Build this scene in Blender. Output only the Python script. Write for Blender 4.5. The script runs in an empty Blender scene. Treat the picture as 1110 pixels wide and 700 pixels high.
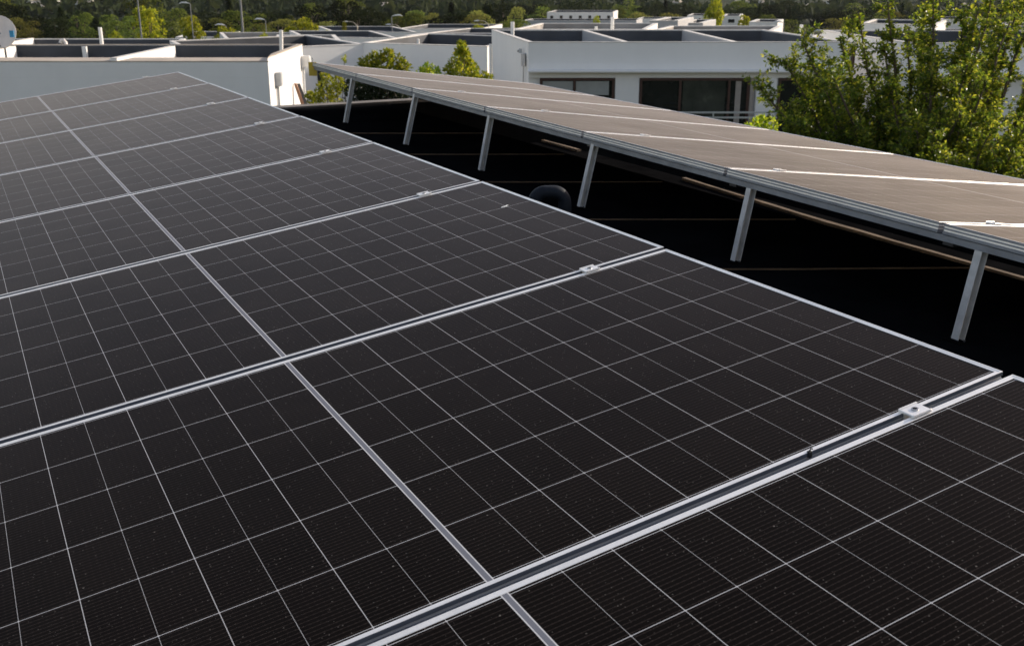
import bpy, bmesh, math, random
from mathutils import Vector, Matrix, Quaternion
R = math.radians
scn = bpy.context.scene
COL = scn.collection

# ------------------------------------------------------------------ camera, sky, sun, exposure
CAM_H = 4.9
PITCH = 18.356
cam_d = bpy.data.cameras.new("camera")
cam = bpy.data.objects.new("camera", cam_d); COL.objects.link(cam)
cam.location = (0, 0, CAM_H)
cam.rotation_euler = (R(90 - PITCH), 0, 0)
cam_d.sensor_width = 36.0
cam_d.lens = 36.0 * 1131.87 / 1110.0
cam_d.clip_start = 0.05; cam_d.clip_end = 20000
cam_d.dof.use_dof = True
cam_d.dof.focus_distance = 2.7
cam_d.dof.aperture_fstop = 11.0
scn.camera = cam

SUN_EL, SUN_AZ = 21.0, 60.0            # azimuth clockwise from +Y (from straight ahead to the right)
w = bpy.data.worlds.new("World"); scn.world = w; w.use_nodes = True
nt = w.node_tree; bg = nt.nodes["Background"]
sky = nt.nodes.new("ShaderNodeTexSky"); sky.sky_type = 'NISHITA'; sky.sun_disc = False
sky.sun_elevation = R(SUN_EL); sky.sun_rotation = R(SUN_AZ)
sky.air_density = 1.0; sky.dust_density = 1.0; sky.ozone_density = 1.0
tint = nt.nodes.new("ShaderNodeMix"); tint.data_type = 'RGBA'; tint.blend_type = 'MULTIPLY'; tint.inputs[0].default_value = 1.0
tint.inputs[7].default_value = (1.31, 1.04, 0.89, 1)      # the photograph's white balance
nt.links.new(sky.outputs[0], tint.inputs[6]); nt.links.new(tint.outputs[2], bg.inputs[0]); bg.inputs[1].default_value = 0.15
sd = bpy.data.lights.new("sun", 'SUN'); sd.energy = 4.2; sd.angle = R(0.5); sd.color = (1.0, 0.90, 0.76)
sun = bpy.data.objects.new("sun", sd); COL.objects.link(sun)
S = Vector((math.sin(R(SUN_AZ)) * math.cos(R(SUN_EL)), math.cos(R(SUN_AZ)) * math.cos(R(SUN_EL)), math.sin(R(SUN_EL))))
sun.rotation_euler = S.to_track_quat('Z', 'Y').to_euler(); sun.location = (0, 0, 60)
vs = scn.view_settings
vs.view_transform = 'Standard'; vs.look = 'None'; vs.exposure = 0.45; vs.gamma = 1.0; vs.use_curve_mapping = False

# ------------------------------------------------------------------ helpers
def tag(o, label=None, cat=None, group=None, kind=None):
    if label: o["label"] = label
    if cat: o["category"] = cat
    if group: o["group"] = group
    if kind: o["kind"] = kind
    return o

def empty(name, loc=(0, 0, 0), rot=None):
    o = bpy.data.objects.new(name, None); COL.objects.link(o)
    o.location = loc; o.empty_display_size = 0.2
    if rot is not None: o.rotation_euler = rot
    return o

def copy_tree(o, parent=None):
    c = o.copy(); COL.objects.link(c)
    if parent: c.parent = parent
    for ch in [x for x in bpy.data.objects if x.parent == o and x != c]:
        copy_tree(ch, c)
    return c

def at(px, py, Y):
    """world point seen at photo pixel (px, py) at distance Y straight ahead"""
    c, s = math.cos(R(PITCH)), math.sin(R(PITCH))
    a, t = (px - 555) / 1131.87, (py - 350) / 1131.87
    d = Vector((a, c - t * s, -s - t * c))
    return Vector((0, 0, CAM_H)) + d * (Y / d.y)

class MB:
    def __init__(self): self.v = []; self.f = []; self.mi = []; self.smooth = []
    def add(self, vs, fs, mi=0, smooth=False):
        n = len(self.v); self.v += [tuple(x) for x in vs]
        for f in fs: self.f.append(tuple(i + n for i in f)); self.mi.append(mi); self.smooth.append(smooth)
    def box(self, x0, x1, y0, y1, z0, z1, mi=0):
        vs = [(x0, y0, z0), (x1, y0, z0), (x1, y1, z0), (x0, y1, z0), (x0, y0, z1), (x1, y0, z1), (x1, y1, z1), (x0, y1, z1)]
        self.add(vs, [(3, 2, 1, 0), (4, 5, 6, 7), (0, 1, 5, 4), (1, 2, 6, 5), (2, 3, 7, 6), (3, 0, 4, 7)], mi)
    def cbox(self, x0, x1, y0, y1, z0, z1, c=0.003, mi=0):
        """box with chamfered vertical and top edges"""
        def ring(i, z): 
            return [(x0 + i + c, y0 + i, z), (x1 - i - c, y0 + i, z), (x1 - i, y0 + i + c, z), (x1 - i, y1 - i - c, z),
                    (x1 - i - c, y1 - i, z), (x0 + i + c, y1 - i, z), (x0 + i, y1 - i - c, z), (x0 + i, y0 + i + c, z)]
        vs = ring(0, z0) + ring(0, z1 - c) + ring(c, z1)
        fs = [tuple(range(7, -1, -1)), tuple(range(16, 24))]
        for l in (0, 8):
            for i in range(8): fs.append((l + i, l + (i + 1) % 8, l + 8 + (i + 1) % 8, l + 8 + i))
        self.add(vs, fs, mi)
    def prism(self, pts, z0, z1, mi=0):
        n = len(pts)
        vs = [(x, y, z0) for x, y in pts] + [(x, y, z1) for x, y in pts]
        fs = [tuple(range(n - 1, -1, -1)), tuple(range(n, 2 * n))] + [(i, (i + 1) % n, n + (i + 1) % n, n + i) for i in range(n)]
        self.add(vs, fs, mi)
    def wall(self, a, b, t, z0, z1, mi=0):
        """upright slab from a to b (2d), thickness t to the left of a->b"""
        a, b = Vector(a), Vector(b); d = (b - a).normalized(); n = Vector((-d.y, d.x)) * t
        self.prism([tuple(a), tuple(b), tuple(b + n), tuple(a + n)], z0, z1, mi)
    def tube(self, pts, rad, n=10, mi=0, caps=True, smooth=True):
        pts = [Vector(p) for p in pts]; m = len(pts)
        rads = rad if isinstance(rad, (list, tuple)) else [rad] * m
        vs = []; ref = None
        for i, p in enumerate(pts):
            t = (pts[min(i + 1, m - 1)] - pts[max(i - 1, 0)]).normalized()
            if ref is None: ref = t.orthogonal().normalized()
            ref = (ref - t * ref.dot(t))
            ref = ref.normalized() if ref.length > 1e-6 else t.orthogonal().normalized()
            b = t.cross(ref)
            for k in range(n):
                a = 2 * math.pi * k / n
                vs.append(p + (ref * math.cos(a) + b * math.sin(a)) * rads[i])
        fs = [(i * n + k, i * n + (k + 1) % n, (i + 1) * n + (k + 1) % n, (i + 1) * n + k) for i in range(m - 1) for k in range(n)]
        self.add(vs, fs, mi, smooth)
        if caps: self.add(vs[:n], [tuple(range(n - 1, -1, -1))], mi); self.add(vs[-n:], [tuple(range(n))], mi)
    def build(self, name, mats, parent=None, loc=None):
        me = bpy.data.meshes.new(name)
        me.from_pydata(self.v, [], self.f)
        if not isinstance(mats, (list, tuple)): mats = [mats]
        for m in mats: me.materials.append(m)
        me.polygons.foreach_set("material_index", self.mi)
        me.polygons.foreach_set("use_smooth", self.smooth)
        me.update()
        o = bpy.data.objects.new(name, me); COL.objects.link(o)
        if parent: o.parent = parent
        if loc is not None: o.location = loc
        return o

# ------------------------------------------------------------------ materials
class NT:
    def __init__(self, name):
        self.m = bpy.data.materials.new(name); self.m.use_nodes = True
        self.t = self.m.node_tree; self.p = self.t.nodes["Principled BSDF"]; self.out = self.t.nodes["Material Output"]
    def n(self, typ, **kw):
        x = self.t.nodes.new(typ)
        for k, v in kw.items(): setattr(x, k, v)
        return x
    def l(self, a, b): self.t.links.new(a, b)
    def val(self, sock, v):
        if hasattr(v, "links") or hasattr(v, "is_linked"): self.l(v, sock)
        else: sock.default_value = v
    def math(self, op, a, b=0.0, c=0.0):
        x = self.n("ShaderNodeMath", operation=op)
        self.val(x.inputs[0], a); self.val(x.inputs[1], b)
        if len(x.inputs) > 2: self.val(x.inputs[2], c)
        return x.outputs[0]
    def mix(self, f, a, b):
        x = self.n("ShaderNodeMix", data_type='RGBA')
        self.val(x.inputs[0], f); self.val(x.inputs[6], a); self.val(x.inputs[7], b)
        return x.outputs[2]
    def noise(self, scale, detail=4, rough=0.55, coord='Object', vec=None):
        x = self.n("ShaderNodeTexNoise"); x.inputs["Scale"].default_value = scale
        x.inputs["Detail"].default_value = detail; x.inputs["Roughness"].default_value = rough
        if vec is None: vec = self.n("ShaderNodeTexCoord").outputs[coord]
        self.l(vec, x.inputs["Vector"]); return x.outputs["Fac"]
    def ramp(self, f, stops):
        x = self.n("ShaderNodeValToRGB"); e = x.color_ramp.elements
        while len(e) < len(stops): e.new(0.5)
        for el, (pos, c) in zip(e, stops): el.position = pos; el.color = c if len(c) == 4 else (*c, 1)
        self.l(f, x.inputs[0]); return x.outputs[0]
    def bump(self, h, strength=0.3, dist=0.01):
        x = self.n("ShaderNodeBump"); x.inputs["Strength"].default_value = strength; x.inputs["Distance"].default_value = dist
        self.l(h, x.inputs["Height"]); self.l(x.outputs[0], self.p.inputs["Normal"])

def c4(c): return (*c, 1)
def plain(name, col, rough=0.6, metal=0.0, var=0.12, scale=6.0, bump=0.0, spec=0.5, coord='Object'):
    k = NT(name)
    f = k.noise(scale, 5, coord=coord)
    lo = tuple(x * (1 - var) for x in col); hi = tuple(min(1, x * (1 + var)) for x in col)
    k.l(k.ramp(f, [(0.3, lo), (0.7, hi)]), k.p.inputs["Base Color"])
    k.p.inputs["Roughness"].default_value = rough; k.p.inputs["Metallic"].default_value = metal
    k.p.inputs["Specular IOR Level"].default_value = spec
    if bump: k.bump(k.noise(scale * 12, 4, coord=coord), bump, 0.004)
    return k.m

def plaster(name, col):
    k = NT(name)
    tc = k.n("ShaderNodeTexCoord")
    mp = k.n("ShaderNodeMapping"); mp.inputs["Scale"].default_value = (1.2, 1.2, 0.5); k.l(tc.outputs["Object"], mp.inputs[0])
    streak = k.noise(1.6, 6, 0.65, vec=mp.outputs[0])
    big = k.noise(0.35, 3)
    f = k.math('ADD', k.math('MULTIPLY', streak, 0.5), k.math('MULTIPLY', big, 0.5))
    lo = tuple(x * 0.92 for x in col)
    k.l(k.ramp(f, [(0.32, lo), (0.60, col)]), k.p.inputs["Base Color"])
    k.p.inputs["Roughness"].default_value = 0.85
    k.bump(k.noise(40, 4), 0.25, 0.01)
    return k.m

def leaf_mat(name, cols, trans=0.45, rough=0.45, spec=0.3):
    """foliage: cols = list of colours picked per leaf, plus light through the leaf"""
    k = NT(name)
    g = k.n("ShaderNodeNewGeometry")
    n = len(cols)
    col = k.ramp(g.outputs["Random Per Island"], [(i / max(1, n - 1), c) for i, c in enumerate(cols)])
    info = k.n("ShaderNodeObjectInfo")
    hs = k.n("ShaderNodeHueSaturation"); k.l(col, hs.inputs["Color"])
    k.l(k.math('MULTIPLY_ADD', info.outputs["Random"], 1.0, 0.5), hs.inputs["Value"])
    k.l(k.math('MULTIPLY_ADD', info.outputs["Random"], 0.03, 0.485), hs.inputs["Hue"])
    k.l(hs.outputs[0], k.p.inputs["Base Color"])
    k.p.inputs["Roughness"].default_value = rough
    k.p.inputs["Specular IOR Level"].default_value = spec
    tr = k.n("ShaderNodeBsdfTranslucent")
    hs2 = k.n("ShaderNodeHueSaturation"); k.l(hs.outputs[0], hs2.inputs["Color"]); hs2.inputs["Value"].default_value = 1.5; hs2.inputs["Hue"].default_value = 0.485
    k.l(hs2.outputs[0], tr.inputs[0])
    mx = k.n("ShaderNodeMixShader"); mx.inputs[0].default_value = trans
    k.l(k.p.outputs[0], mx.inputs[1]); k.l(tr.outputs[0], mx.inputs[2]); k.l(mx.outputs[0], k.out.inputs["Surface"])
    return k.m

SHEEN, GLOSS, DUST, DROUGH = 0.0, 0.34, 0.32, 0.66
def cell_material():
    """half-cut cells: 6 columns of 24 half cells, fine busbars, white gaps, a ribbon across the middle; dust on the glass"""
    k = NT("panel_cells")
    tc = k.n("ShaderNodeTexCoord"); sp = k.n("ShaderNodeSeparateXYZ"); k.l(tc.outputs["Object"], sp.inputs[0])
    x, y = sp.outputs[0], sp.outputs[1]                        # x along the long side from the middle, y across
    ax = k.math('ABSOLUTE', x)
    xs = k.math('DIVIDE', k.math('SUBTRACT', ax, 0.0062), 0.0925)
    yy = k.math('DIVIDE', k.math('SUBTRACT', y, 0.0165), 0.1835)
    def near_int(s, pitch):                                    # distance in metres to the nearest whole number
        return k.math('MULTIPLY', k.math('ABSOLUTE', k.math('SUBTRACT', s, k.math('ROUND', s))), pitch)
    dx, dy = near_int(xs, 0.0925), near_int(yy, 0.1835)
    even = k.math('ABSOLUTE', k.math('SUBTRACT', k.math('MODULO', k.math('ROUND', xs), 2.0), 0.0))
    wx = k.math('MULTIPLY_ADD', even, -0.00028, 0.00060)
    lx = k.math('LESS_THAN', dx, wx)
    ly = k.math('LESS_THAN', dy, 0.00072)
    dia = k.math('LESS_THAN', k.math('ADD', dx, dy), 0.0026)
    line = k.math('MAXIMUM', k.math('MAXIMUM', lx, ly), dia)
    outside = k.math('MAXIMUM', k.math('GREATER_THAN', ax, 1.1175), k.math('LESS_THAN', k.math('ABSOLUTE', k.math('SUBTRACT', y, 0.567)), -1.0))
    mid = k.math('LESS_THAN', ax, 0.0062)
    midedge = k.math('LESS_THAN', k.math('ABSOLUTE', k.math('SUBTRACT', ax, 0.0054)), 0.0008)
    # busbars
    yb = k.math('MULTIPLY', yy, 18.0)
    db = k.math('MULTIPLY', k.math('ABSOLUTE', k.math('SUBTRACT', k.math('FRACT', yb), 0.5)), 0.01019)
    bus = k.math('LESS_THAN', db, 0.00060)
    xd = k.math('FRACT', k.math('MULTIPLY', xs, 8.0))
    dot = k.math('MULTIPLY', k.math('LESS_THAN', db, 0.0011), k.math('LESS_THAN', k.math('ABSOLUTE', k.math('SUBTRACT', xd, 0.5)), 0.13))
    bus = k.math('MAXIMUM', bus, dot)
    # faint cell to cell tone
    cellid = k.n("ShaderNodeCombineXYZ"); k.l(k.math('FLOOR', xs), cellid.inputs[0]); k.l(k.math('FLOOR', yy), cellid.inputs[1])
    k.l(k.math('SIGN', x), cellid.inputs[2])
    wn = k.n("ShaderNodeTexWhiteNoise"); k.l(cellid.outputs[0], wn.inputs["Vector"])
    cell = k.mix(wn.outputs["Value"], c4((0.0022, 0.0018, 0.0017)), c4((0.0034, 0.0027, 0.0025)))
    col = k.mix(bus, cell, c4((0.026, 0.0205, 0.0185)))
    col = k.mix(line, col, c4((0.48, 0.48, 0.49)))
    ribbon = k.mix(midedge, c4((0.17, 0.18, 0.21)), c4((0.62, 0.62, 0.62)))
    col = k.mix(mid, col, ribbon)
    col = k.mix(outside, col, c4((0.5, 0.5, 0.5)))
    # dust: thin film with streaks plus dried specks
    info = k.n("ShaderNodeObjectInfo")
    off = k.n("ShaderNodeVectorMath", operation='ADD'); k.l(tc.outputs["Object"], off.inputs[0])
    cb = k.n("ShaderNodeCombineXYZ"); k.l(k.math('MULTIPLY', info.outputs["Random"], 37.0), cb.inputs[0]); k.l(cb.outputs[0], off.inputs[1])
    def specks(scale, size, keep):
        vo = k.n("ShaderNodeTexVoronoi"); vo.inputs["Scale"].default_value = scale; k.l(off.outputs[0], vo.inputs["Vector"])
        sc = k.n("ShaderNodeSeparateColor"); k.l(vo.outputs["Color"], sc.inputs[0])
        return k.math('MULTIPLY', k.math('LESS_THAN', vo.outputs["Distance"], k.math('MULTIPLY', sc.outputs[1], size)), k.math('GREATER_THAN', sc.outputs[0], keep))
    speck = k.math('MAXIMUM', specks(48.0, 0.085, 0.50), k.math('MULTIPLY', specks(120.0, 0.17, 0.15), 0.6))
    stm = k.n("ShaderNodeMapping"); stm.inputs["Scale"].default_value = (1.6, 5.0, 1.0); k.l(off.outputs[0], stm.inputs[0])
    streak = k.noise(1.5, 5, 0.6, vec=stm.outputs[0])
    cloud = k.noise(2.2, 6, 0.6, vec=off.outputs[0])
    fine = k.noise(180, 3, 0.7, vec=off.outputs[0])
    film = k.math('MULTIPLY', k.math('MULTIPLY', k.math('MULTIPLY', cloud, streak), fine), 0.030)
    col = k.mix(film, col, c4((0.42, 0.33, 0.25)))
    col = k.mix(k.math('MULTIPLY', speck, 0.36), col, c4((0.36, 0.33, 0.30)))
    k.l(col, k.p.inputs["Base Color"])
    k.p.inputs["Specular IOR Level"].default_value = 0.0
    k.p.inputs["IOR"].default_value = 1.0
    k.p.inputs["Sheen Weight"].default_value = SHEEN
    k.p.inputs["Sheen Roughness"].default_value = 0.30
    k.p.inputs["Sheen Tint"].default_value = (1.0, 0.86, 0.76, 1)
    # anti-reflective textured glass: weak mirror layer that only grows towards grazing view
    fr = k.n("ShaderNodeFresnel"); fr.inputs["IOR"].default_value = 1.13
    gl = k.n("ShaderNodeBsdfGlossy"); gl.inputs["Color"].default_value = (0.88, 0.90, 1.0, 1)
    k.l(k.math('MULTIPLY_ADD', cloud, 0.10, 0.10), gl.inputs["Roughness"])
    ms = k.n("ShaderNodeMixShader"); k.l(k.math('MULTIPLY', fr.outputs[0], GLOSS), ms.inputs[0])
    k.l(k.p.outputs[0], ms.inputs[1]); k.l(gl.outputs[0], ms.inputs[2])
    # dust film scatters the low sun forward: broad warm lobe
    gd = k.n("ShaderNodeBsdfGlossy"); gd.inputs["Color"].default_value = (1.0, 0.88, 0.78, 1); gd.inputs["Roughness"].default_value = DROUGH
    md = k.n("ShaderNodeMixShader"); k.l(k.math('MULTIPLY', fr.outputs[0], k.math('MULTIPLY_ADD', k.math('ADD', cloud, k.math('MULTIPLY', streak, 0.35)), 0.65 * DUST, 0.65 * DUST)), md.inputs[0])
    k.l(ms.outputs[0], md.inputs[1]); k.l(gd.outputs[0], md.inputs[2]); k.l(md.outputs[0], k.out.inputs["Surface"])
    return k.m

M = {}
M["cells"] = cell_material()
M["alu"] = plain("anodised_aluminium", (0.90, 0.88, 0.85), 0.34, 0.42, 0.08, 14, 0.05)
M["alu_side"] = plain("shade_toned_aluminium", (0.21, 0.23, 0.27), 0.35, 0.6, 0.2, 9, 0.1)  # frame sides coloured darker to stand in for their shaded look
M["alu_dull"] = plain("weathered_aluminium", (0.62, 0.60, 0.57), 0.6, 0.15, 0.18, 18, 0.12)
M["steel"] = plain("bolt_steel", (0.45, 0.45, 0.46), 0.35, 0.9, 0.1, 60)
M["black_rubber"] = plain("black_rubber", (0.012, 0.012, 0.013), 0.7, 0, 0.2, 40, 0.1)
M["backsheet"] = plain("panel_backsheet", (0.25, 0.25, 0.26), 0.6)
M["dropping"] = plain("bird_dropping", (0.75, 0.74, 0.70), 0.8, 0, 0.1, 80)
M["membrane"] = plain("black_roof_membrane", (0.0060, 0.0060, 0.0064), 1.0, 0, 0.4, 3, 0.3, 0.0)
M["cap"] = plain("shade_toned_cap_flashing", (0.17, 0.15, 0.13), 0.7, 0, 0.3, 5, 0.2)  # edge cap dimmed in colour for the shade it lies in
M["lap"] = plain("membrane_lap_edge", (0.13, 0.085, 0.05), 0.8, 0, 0.3, 9, 0.2, 0.2)
M["bitumen"] = plain("vent_pipe_plastic", (0.014, 0.018, 0.025), 0.6, 0, 0.25, 20, 0.1, 0.2)
M["white"] = plaster("white_plaster", (0.78, 0.77, 0.75))
M["white_warm"] = plaster("white_plaster_far", (0.74, 0.72, 0.69))
M["grey_wall"] = plaster("grey_plaster", (0.40, 0.40, 0.41))
M["coping"] = plain("coping_screed", (0.42, 0.36, 0.30), 0.85, 0, 0.18, 2.0, 0.2)
M["tan"] = plain("tan_flashing", (0.165, 0.125, 0.09), 0.85, 0, 0.35, 6, 0.2, 0.1)
M["coping_light"] = plain("coping_light", (0.62, 0.60, 0.57), 0.8, 0, 0.15, 3.0, 0.2)
M["deck"] = plain("dark_roof_deck", (0.055, 0.060, 0.070), 0.8, 0, 0.3, 0.8, 0.2)
M["deck_pale"] = plain("pale_gravel_deck", (0.30, 0.28, 0.26), 0.9, 0, 0.25, 0.8, 0.2)
M["pipe"] = plain("white_pvc", (0.78, 0.77, 0.74), 0.45, 0, 0.06, 8)
M["boxgrey"] = plain("grey_meter_box", (0.45, 0.46, 0.47), 0.5, 0, 0.08, 12)
M["brown"] = plain("stained_timber", (0.055, 0.022, 0.014), 0.55, 0, 0.25, 9)
M["plank"] = plain("raw_plank", (0.38, 0.20, 0.12), 0.75, 0, 0.2, 7)
M["glass"] = plain("dark_window_glass", (0.012, 0.014, 0.014), 0.06, 0, 0.2, 2, 0, 0.5)
k = NT("glass_painted_reflection"); k.l(k.ramp(k.noise(1.3, 6, 0.65), [(0.35, (0.022, 0.026, 0.022)), (0.60, (0.05, 0.055, 0.045)), (0.72, (0.12, 0.12, 0.10))]), k.p.inputs["Base Color"]); k.p.inputs["Roughness"].default_value = 0.08  # reflection painted into the base colour as mottled pale tones
M["glass_pale"] = k.m
M["blind"] = plain("pale_blind", (0.30, 0.31, 0.30), 0.8, 0, 0.08, 4)
M["curtain"] = plain("beige_curtain", (0.34, 0.30, 0.27), 0.85, 0, 0.1, 6)
M["rail"] = plain("railing_metal", (0.45, 0.47, 0.47), 0.4, 0.4, 0.1, 10)
M["yellow"] = plain("yellow_tag_plastic", (0.50, 0.36, 0.03), 0.55, 0, 0.12, 30)
M["dish"] = plain("dish_paint", (0.62, 0.58, 0.55), 0.5, 0, 0.08, 5)
M["blue"] = plain("blue_sticker", (0.02, 0.22, 0.42), 0.5)
M["darkmetal"] = plain("dark_metal", (0.05, 0.05, 0.055), 0.5, 0.3, 0.2, 20)
M["pole_grey"] = plain("grey_pole", (0.16, 0.17, 0.18), 0.6, 0.1, 0.1, 4)
M["pole_pale"] = plain("pale_lamp_pole", (0.45, 0.40, 0.32), 0.5, 0.1, 0.1, 4)
M["lamp"] = plain("lamp_housing", (0.72, 0.74, 0.76), 0.4, 0, 0.05, 4)
M["bark"] = plain("bark", (0.10, 0.075, 0.055), 0.9, 0, 0.35, 14, 0.5)
M["leaf_tree"] = leaf_mat("leaves_near_tree", [(0.036, 0.068, 0.008), (0.075, 0.118, 0.010), (0.135, 0.175, 0.014), (0.29, 0.29, 0.026)], 0.55, 0.38, 0.4)
M["leaf_bush"] = leaf_mat("leaves_shrub", [(0.10, 0.17, 0.012), (0.20, 0.26, 0.015), (0.34, 0.35, 0.022)], 0.6, 0.45)
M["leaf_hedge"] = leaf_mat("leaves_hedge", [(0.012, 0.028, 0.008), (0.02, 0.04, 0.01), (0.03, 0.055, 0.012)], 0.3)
M["leaf_yellow"] = leaf_mat("leaves_yellow_green", [(0.10, 0.14, 0.012), (0.18, 0.21, 0.014), (0.30, 0.30, 0.020)], 0.6, 0.5, 0.2)
M["leaf_dark"] = leaf_mat("foliage_dark", [(0.010, 0.016, 0.007), (0.020, 0.028, 0.010), (0.034, 0.042, 0.013)], 0.2, 0.8, 0.05)
M["leaf_mid"] = leaf_mat("foliage_mid", [(0.050, 0.075, 0.018), (0.095, 0.125, 0.026), (0.15, 0.175, 0.034)], 0.3, 0.8, 0.05)
M["leaf_olive"] = leaf_mat("foliage_olive", [(0.10, 0.115, 0.030), (0.16, 0.17, 0.040), (0.23, 0.225, 0.050)], 0.3, 0.8, 0.05)

def ground_mat():
    k = NT("ground_cover")
    tc = k.n("ShaderNodeTexCoord")
    a = k.noise(0.004, 6, 0.6); b = k.noise(0.05, 6, 0.65); c = k.noise(0.9, 4, 0.6)
    col = k.ramp(b, [(0.30, (0.010, 0.018, 0.009)), (0.50, (0.022, 0.032, 0.014)), (0.62, (0.045, 0.050, 0.022)), (0.75, (0.10, 0.085, 0.05))])
    col2 = k.ramp(c, [(0.3, (0.02, 0.03, 0.012)), (0.7, (0.06, 0.07, 0.03))])
    k.l(k.mix(k.math('MULTIPLY', a, 0.6), col, col2), k.p.inputs["Base Color"])
    k.p.inputs["Roughness"].default_value = 0.95; k.p.inputs["Specular IOR Level"].default_value = 0.1
    k.bump(b, 0.5, 2.0)
    return k.m
M["ground"] = ground_mat()

# ------------------------------------------------------------------ terrain
def smooth(a, b, x):
    t = max(0.0, min(1.0, (x - a) / (b - a))); return t * t * (3 - 2 * t)
def terrain(x, y):
    d = math.hypot(x * 0.6, y) if y > 0 else abs(x) * 0.6
    z = 0.0
    z -= 12.0 * smooth(40, 300, d)
    z += 70 * smooth(420, 1400, d) + 160 * smooth(1000, 3600, d)
    if d > 380:
        q = min(1, (d - 380) / 500)
        z += q * (14 * math.sin(x * 0.0041 + 1.3) * math.cos(y * 0.0033) + 9 * math.sin(x * 0.011 + y * 0.007) + 5 * math.sin(x * 0.027 - y * 0.019))
    return z
def axis(ext):
    out = [0.0]; s = 6.0
    while out[-1] < ext: out.append(out[-1] + s); s *= 1.07
    return [-a for a in out[:0:-1]] + out
xs_, ys_ = axis(7000), [y for y in axis(7000) if y > -600]
g = MB()
g.v = [(x, y, terrain(x, y)) for y in ys_ for x in xs_]
nx = len(xs_)
for j in range(len(ys_) - 1):
    for i in range(nx - 1):
        g.f.append((j * nx + i, j * nx + i + 1, (j + 1) * nx + i + 1, (j + 1) * nx + i)); g.mi.append(0); g.smooth.append(True)
tag(g.build("ground", M["ground"]), kind="structure")

# ------------------------------------------------------------------ our own roof
UH, VH = Vector((0.884, 0.467)), Vector((-0.467, 0.884))
def uv2(u, v): q = UH * u + VH * v; return (q.x, q.y)
ROOF_Z = CAM_H - 1.135
LOW_Z = CAM_H - 1.78
own = tag(empty("flat_roofed_building", (*uv2(1.0, 3.0), 0)), "black membrane flat roof carrying both solar arrays, with pale lap seams and far edge cap", "building")
OWN = Vector(own.location)
def ownbuild(mb, name, mat, parent=own):
    mb.v = [(x - OWN.x, y - OWN.y, z - OWN.z) for x, y, z in mb.v]
    return mb.build(name, mat, parent)
mb = MB(); mb.prism([uv2(-4.5, -5), uv2(3.60, -5), uv2(3.60, 9.38), uv2(-4.5, 9.38)], 0.0, ROOF_Z - 0.05); ownbuild(mb, "wall", M["white"])
mb = MB(); mb.prism([uv2(-4.5, -5), uv2(3.62, -5), uv2(3.62, 9.38), uv2(-4.5, 9.38)], ROOF_Z - 0.049, ROOF_Z); roof = ownbuild(mb, "roof", M["membrane"])
for Y in (4.00, 5.01, 5.99, 6.98, 7.97):      # lap seams of the metre-wide membrane sheets
    mb = MB()
    # clip to the roof in u: x limits on this line
    def xu(u): return (u - UH.y * Y) / UH.x
    x0, x1 = xu(-1.0), xu(3.57)
    x0 = max(x0, (9.30 - VH.y * Y) / VH.x) if False else x0
    n = 14; pts = []
    top = []; bot = []
    rr = random.Random(int(Y * 100))
    for i in range(n + 1):
        x = x0 + (x1 - x0) * i / n; yy = Y + (0.13 if Y < 4.5 else 0.02) * i / n + rr.uniform(-.004, .004); ww = 0.003 + rr.uniform(-.0018, .002)
        top.append((x, yy + ww)); bot.append((x, yy - ww))
    mb.prism(bot + top[::-1], ROOF_Z + 0.0, ROOF_Z + 0.006)
    ownbuild(mb, "lap_seam", M["lap"])
mb = MB(); mb.prism([uv2(-4.5, 9.381), uv2(5.34, 9.381), uv2(5.34, 9.54), uv2(-4.5, 9.54)], 0, ROOF_Z - 0.012); ownbuild(mb, "edge_upstand", M["membrane"])
mb = MB(); mb.prism([uv2(-4.5, 9.37), uv2(4.3, 9.40), uv2(4.3, 9.56), uv2(-4.5, 9.53)], ROOF_Z - 0.010, ROOF_Z + 0.014); ownbuild(mb, "roof_edge_cap", M["cap"])
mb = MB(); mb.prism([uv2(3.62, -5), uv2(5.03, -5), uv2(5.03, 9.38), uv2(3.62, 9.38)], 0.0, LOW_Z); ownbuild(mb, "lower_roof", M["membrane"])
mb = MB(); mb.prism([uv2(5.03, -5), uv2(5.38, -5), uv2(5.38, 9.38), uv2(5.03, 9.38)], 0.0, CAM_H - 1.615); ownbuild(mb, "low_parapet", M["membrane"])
rr = random.Random(3)
for v0, v1 in ((-5, 6.98), (8.66, 9.37)):
    mb = MB(); n = 40
    e0 = []; e1 = []
    for i in range(n + 1):
        v = v0 + (v1 - v0) * i / n
        uc = 5.14 + .026 * (v - 3.6) if v < 5.2 else 5.18 + .07 * (v - 5.2) if v < 7 else 5.31
        uc = max(uc, 5.09)
        e0.append(uv2(uc - .018 + rr.uniform(-.006, .006), v)); e1.append(uv2(uc + .018 + rr.uniform(-.006, .006), v))
    mb.prism(e1 + e0[::-1], CAM_H - 1.614, CAM_H - 1.592)
    ownbuild(mb, "parapet_coping", M["tan"])

gw = tag(empty("dark_screen", (*uv2(7.1, 4.0), 0)), "added dark screen that blackens the gap under the right array's lower edge", "wall")  # made-up screen, added so the gap below the array reads black
GO = Vector(gw.location)
mb = MB(); mb.prism([uv2(7.0, -6), uv2(7.2, -6), uv2(7.2, 14), uv2(7.0, 14)], 0, CAM_H - 1.56); mb.v = [(x - GO.x, y - GO.y, z) for x, y, z in mb.v]; mb.build("screen_body", M["membrane"], gw)
mb = MB(); mb.prism([uv2(6.97, -6), uv2(7.23, -6), uv2(7.23, 14.03), uv2(6.97, 14.03)], CAM_H - 1.559, CAM_H - 1.52); mb.v = [(x - GO.x, y - GO.y, z) for x, y, z in mb.v]; mb.build("screen_cap", M["membrane"], gw)
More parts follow.
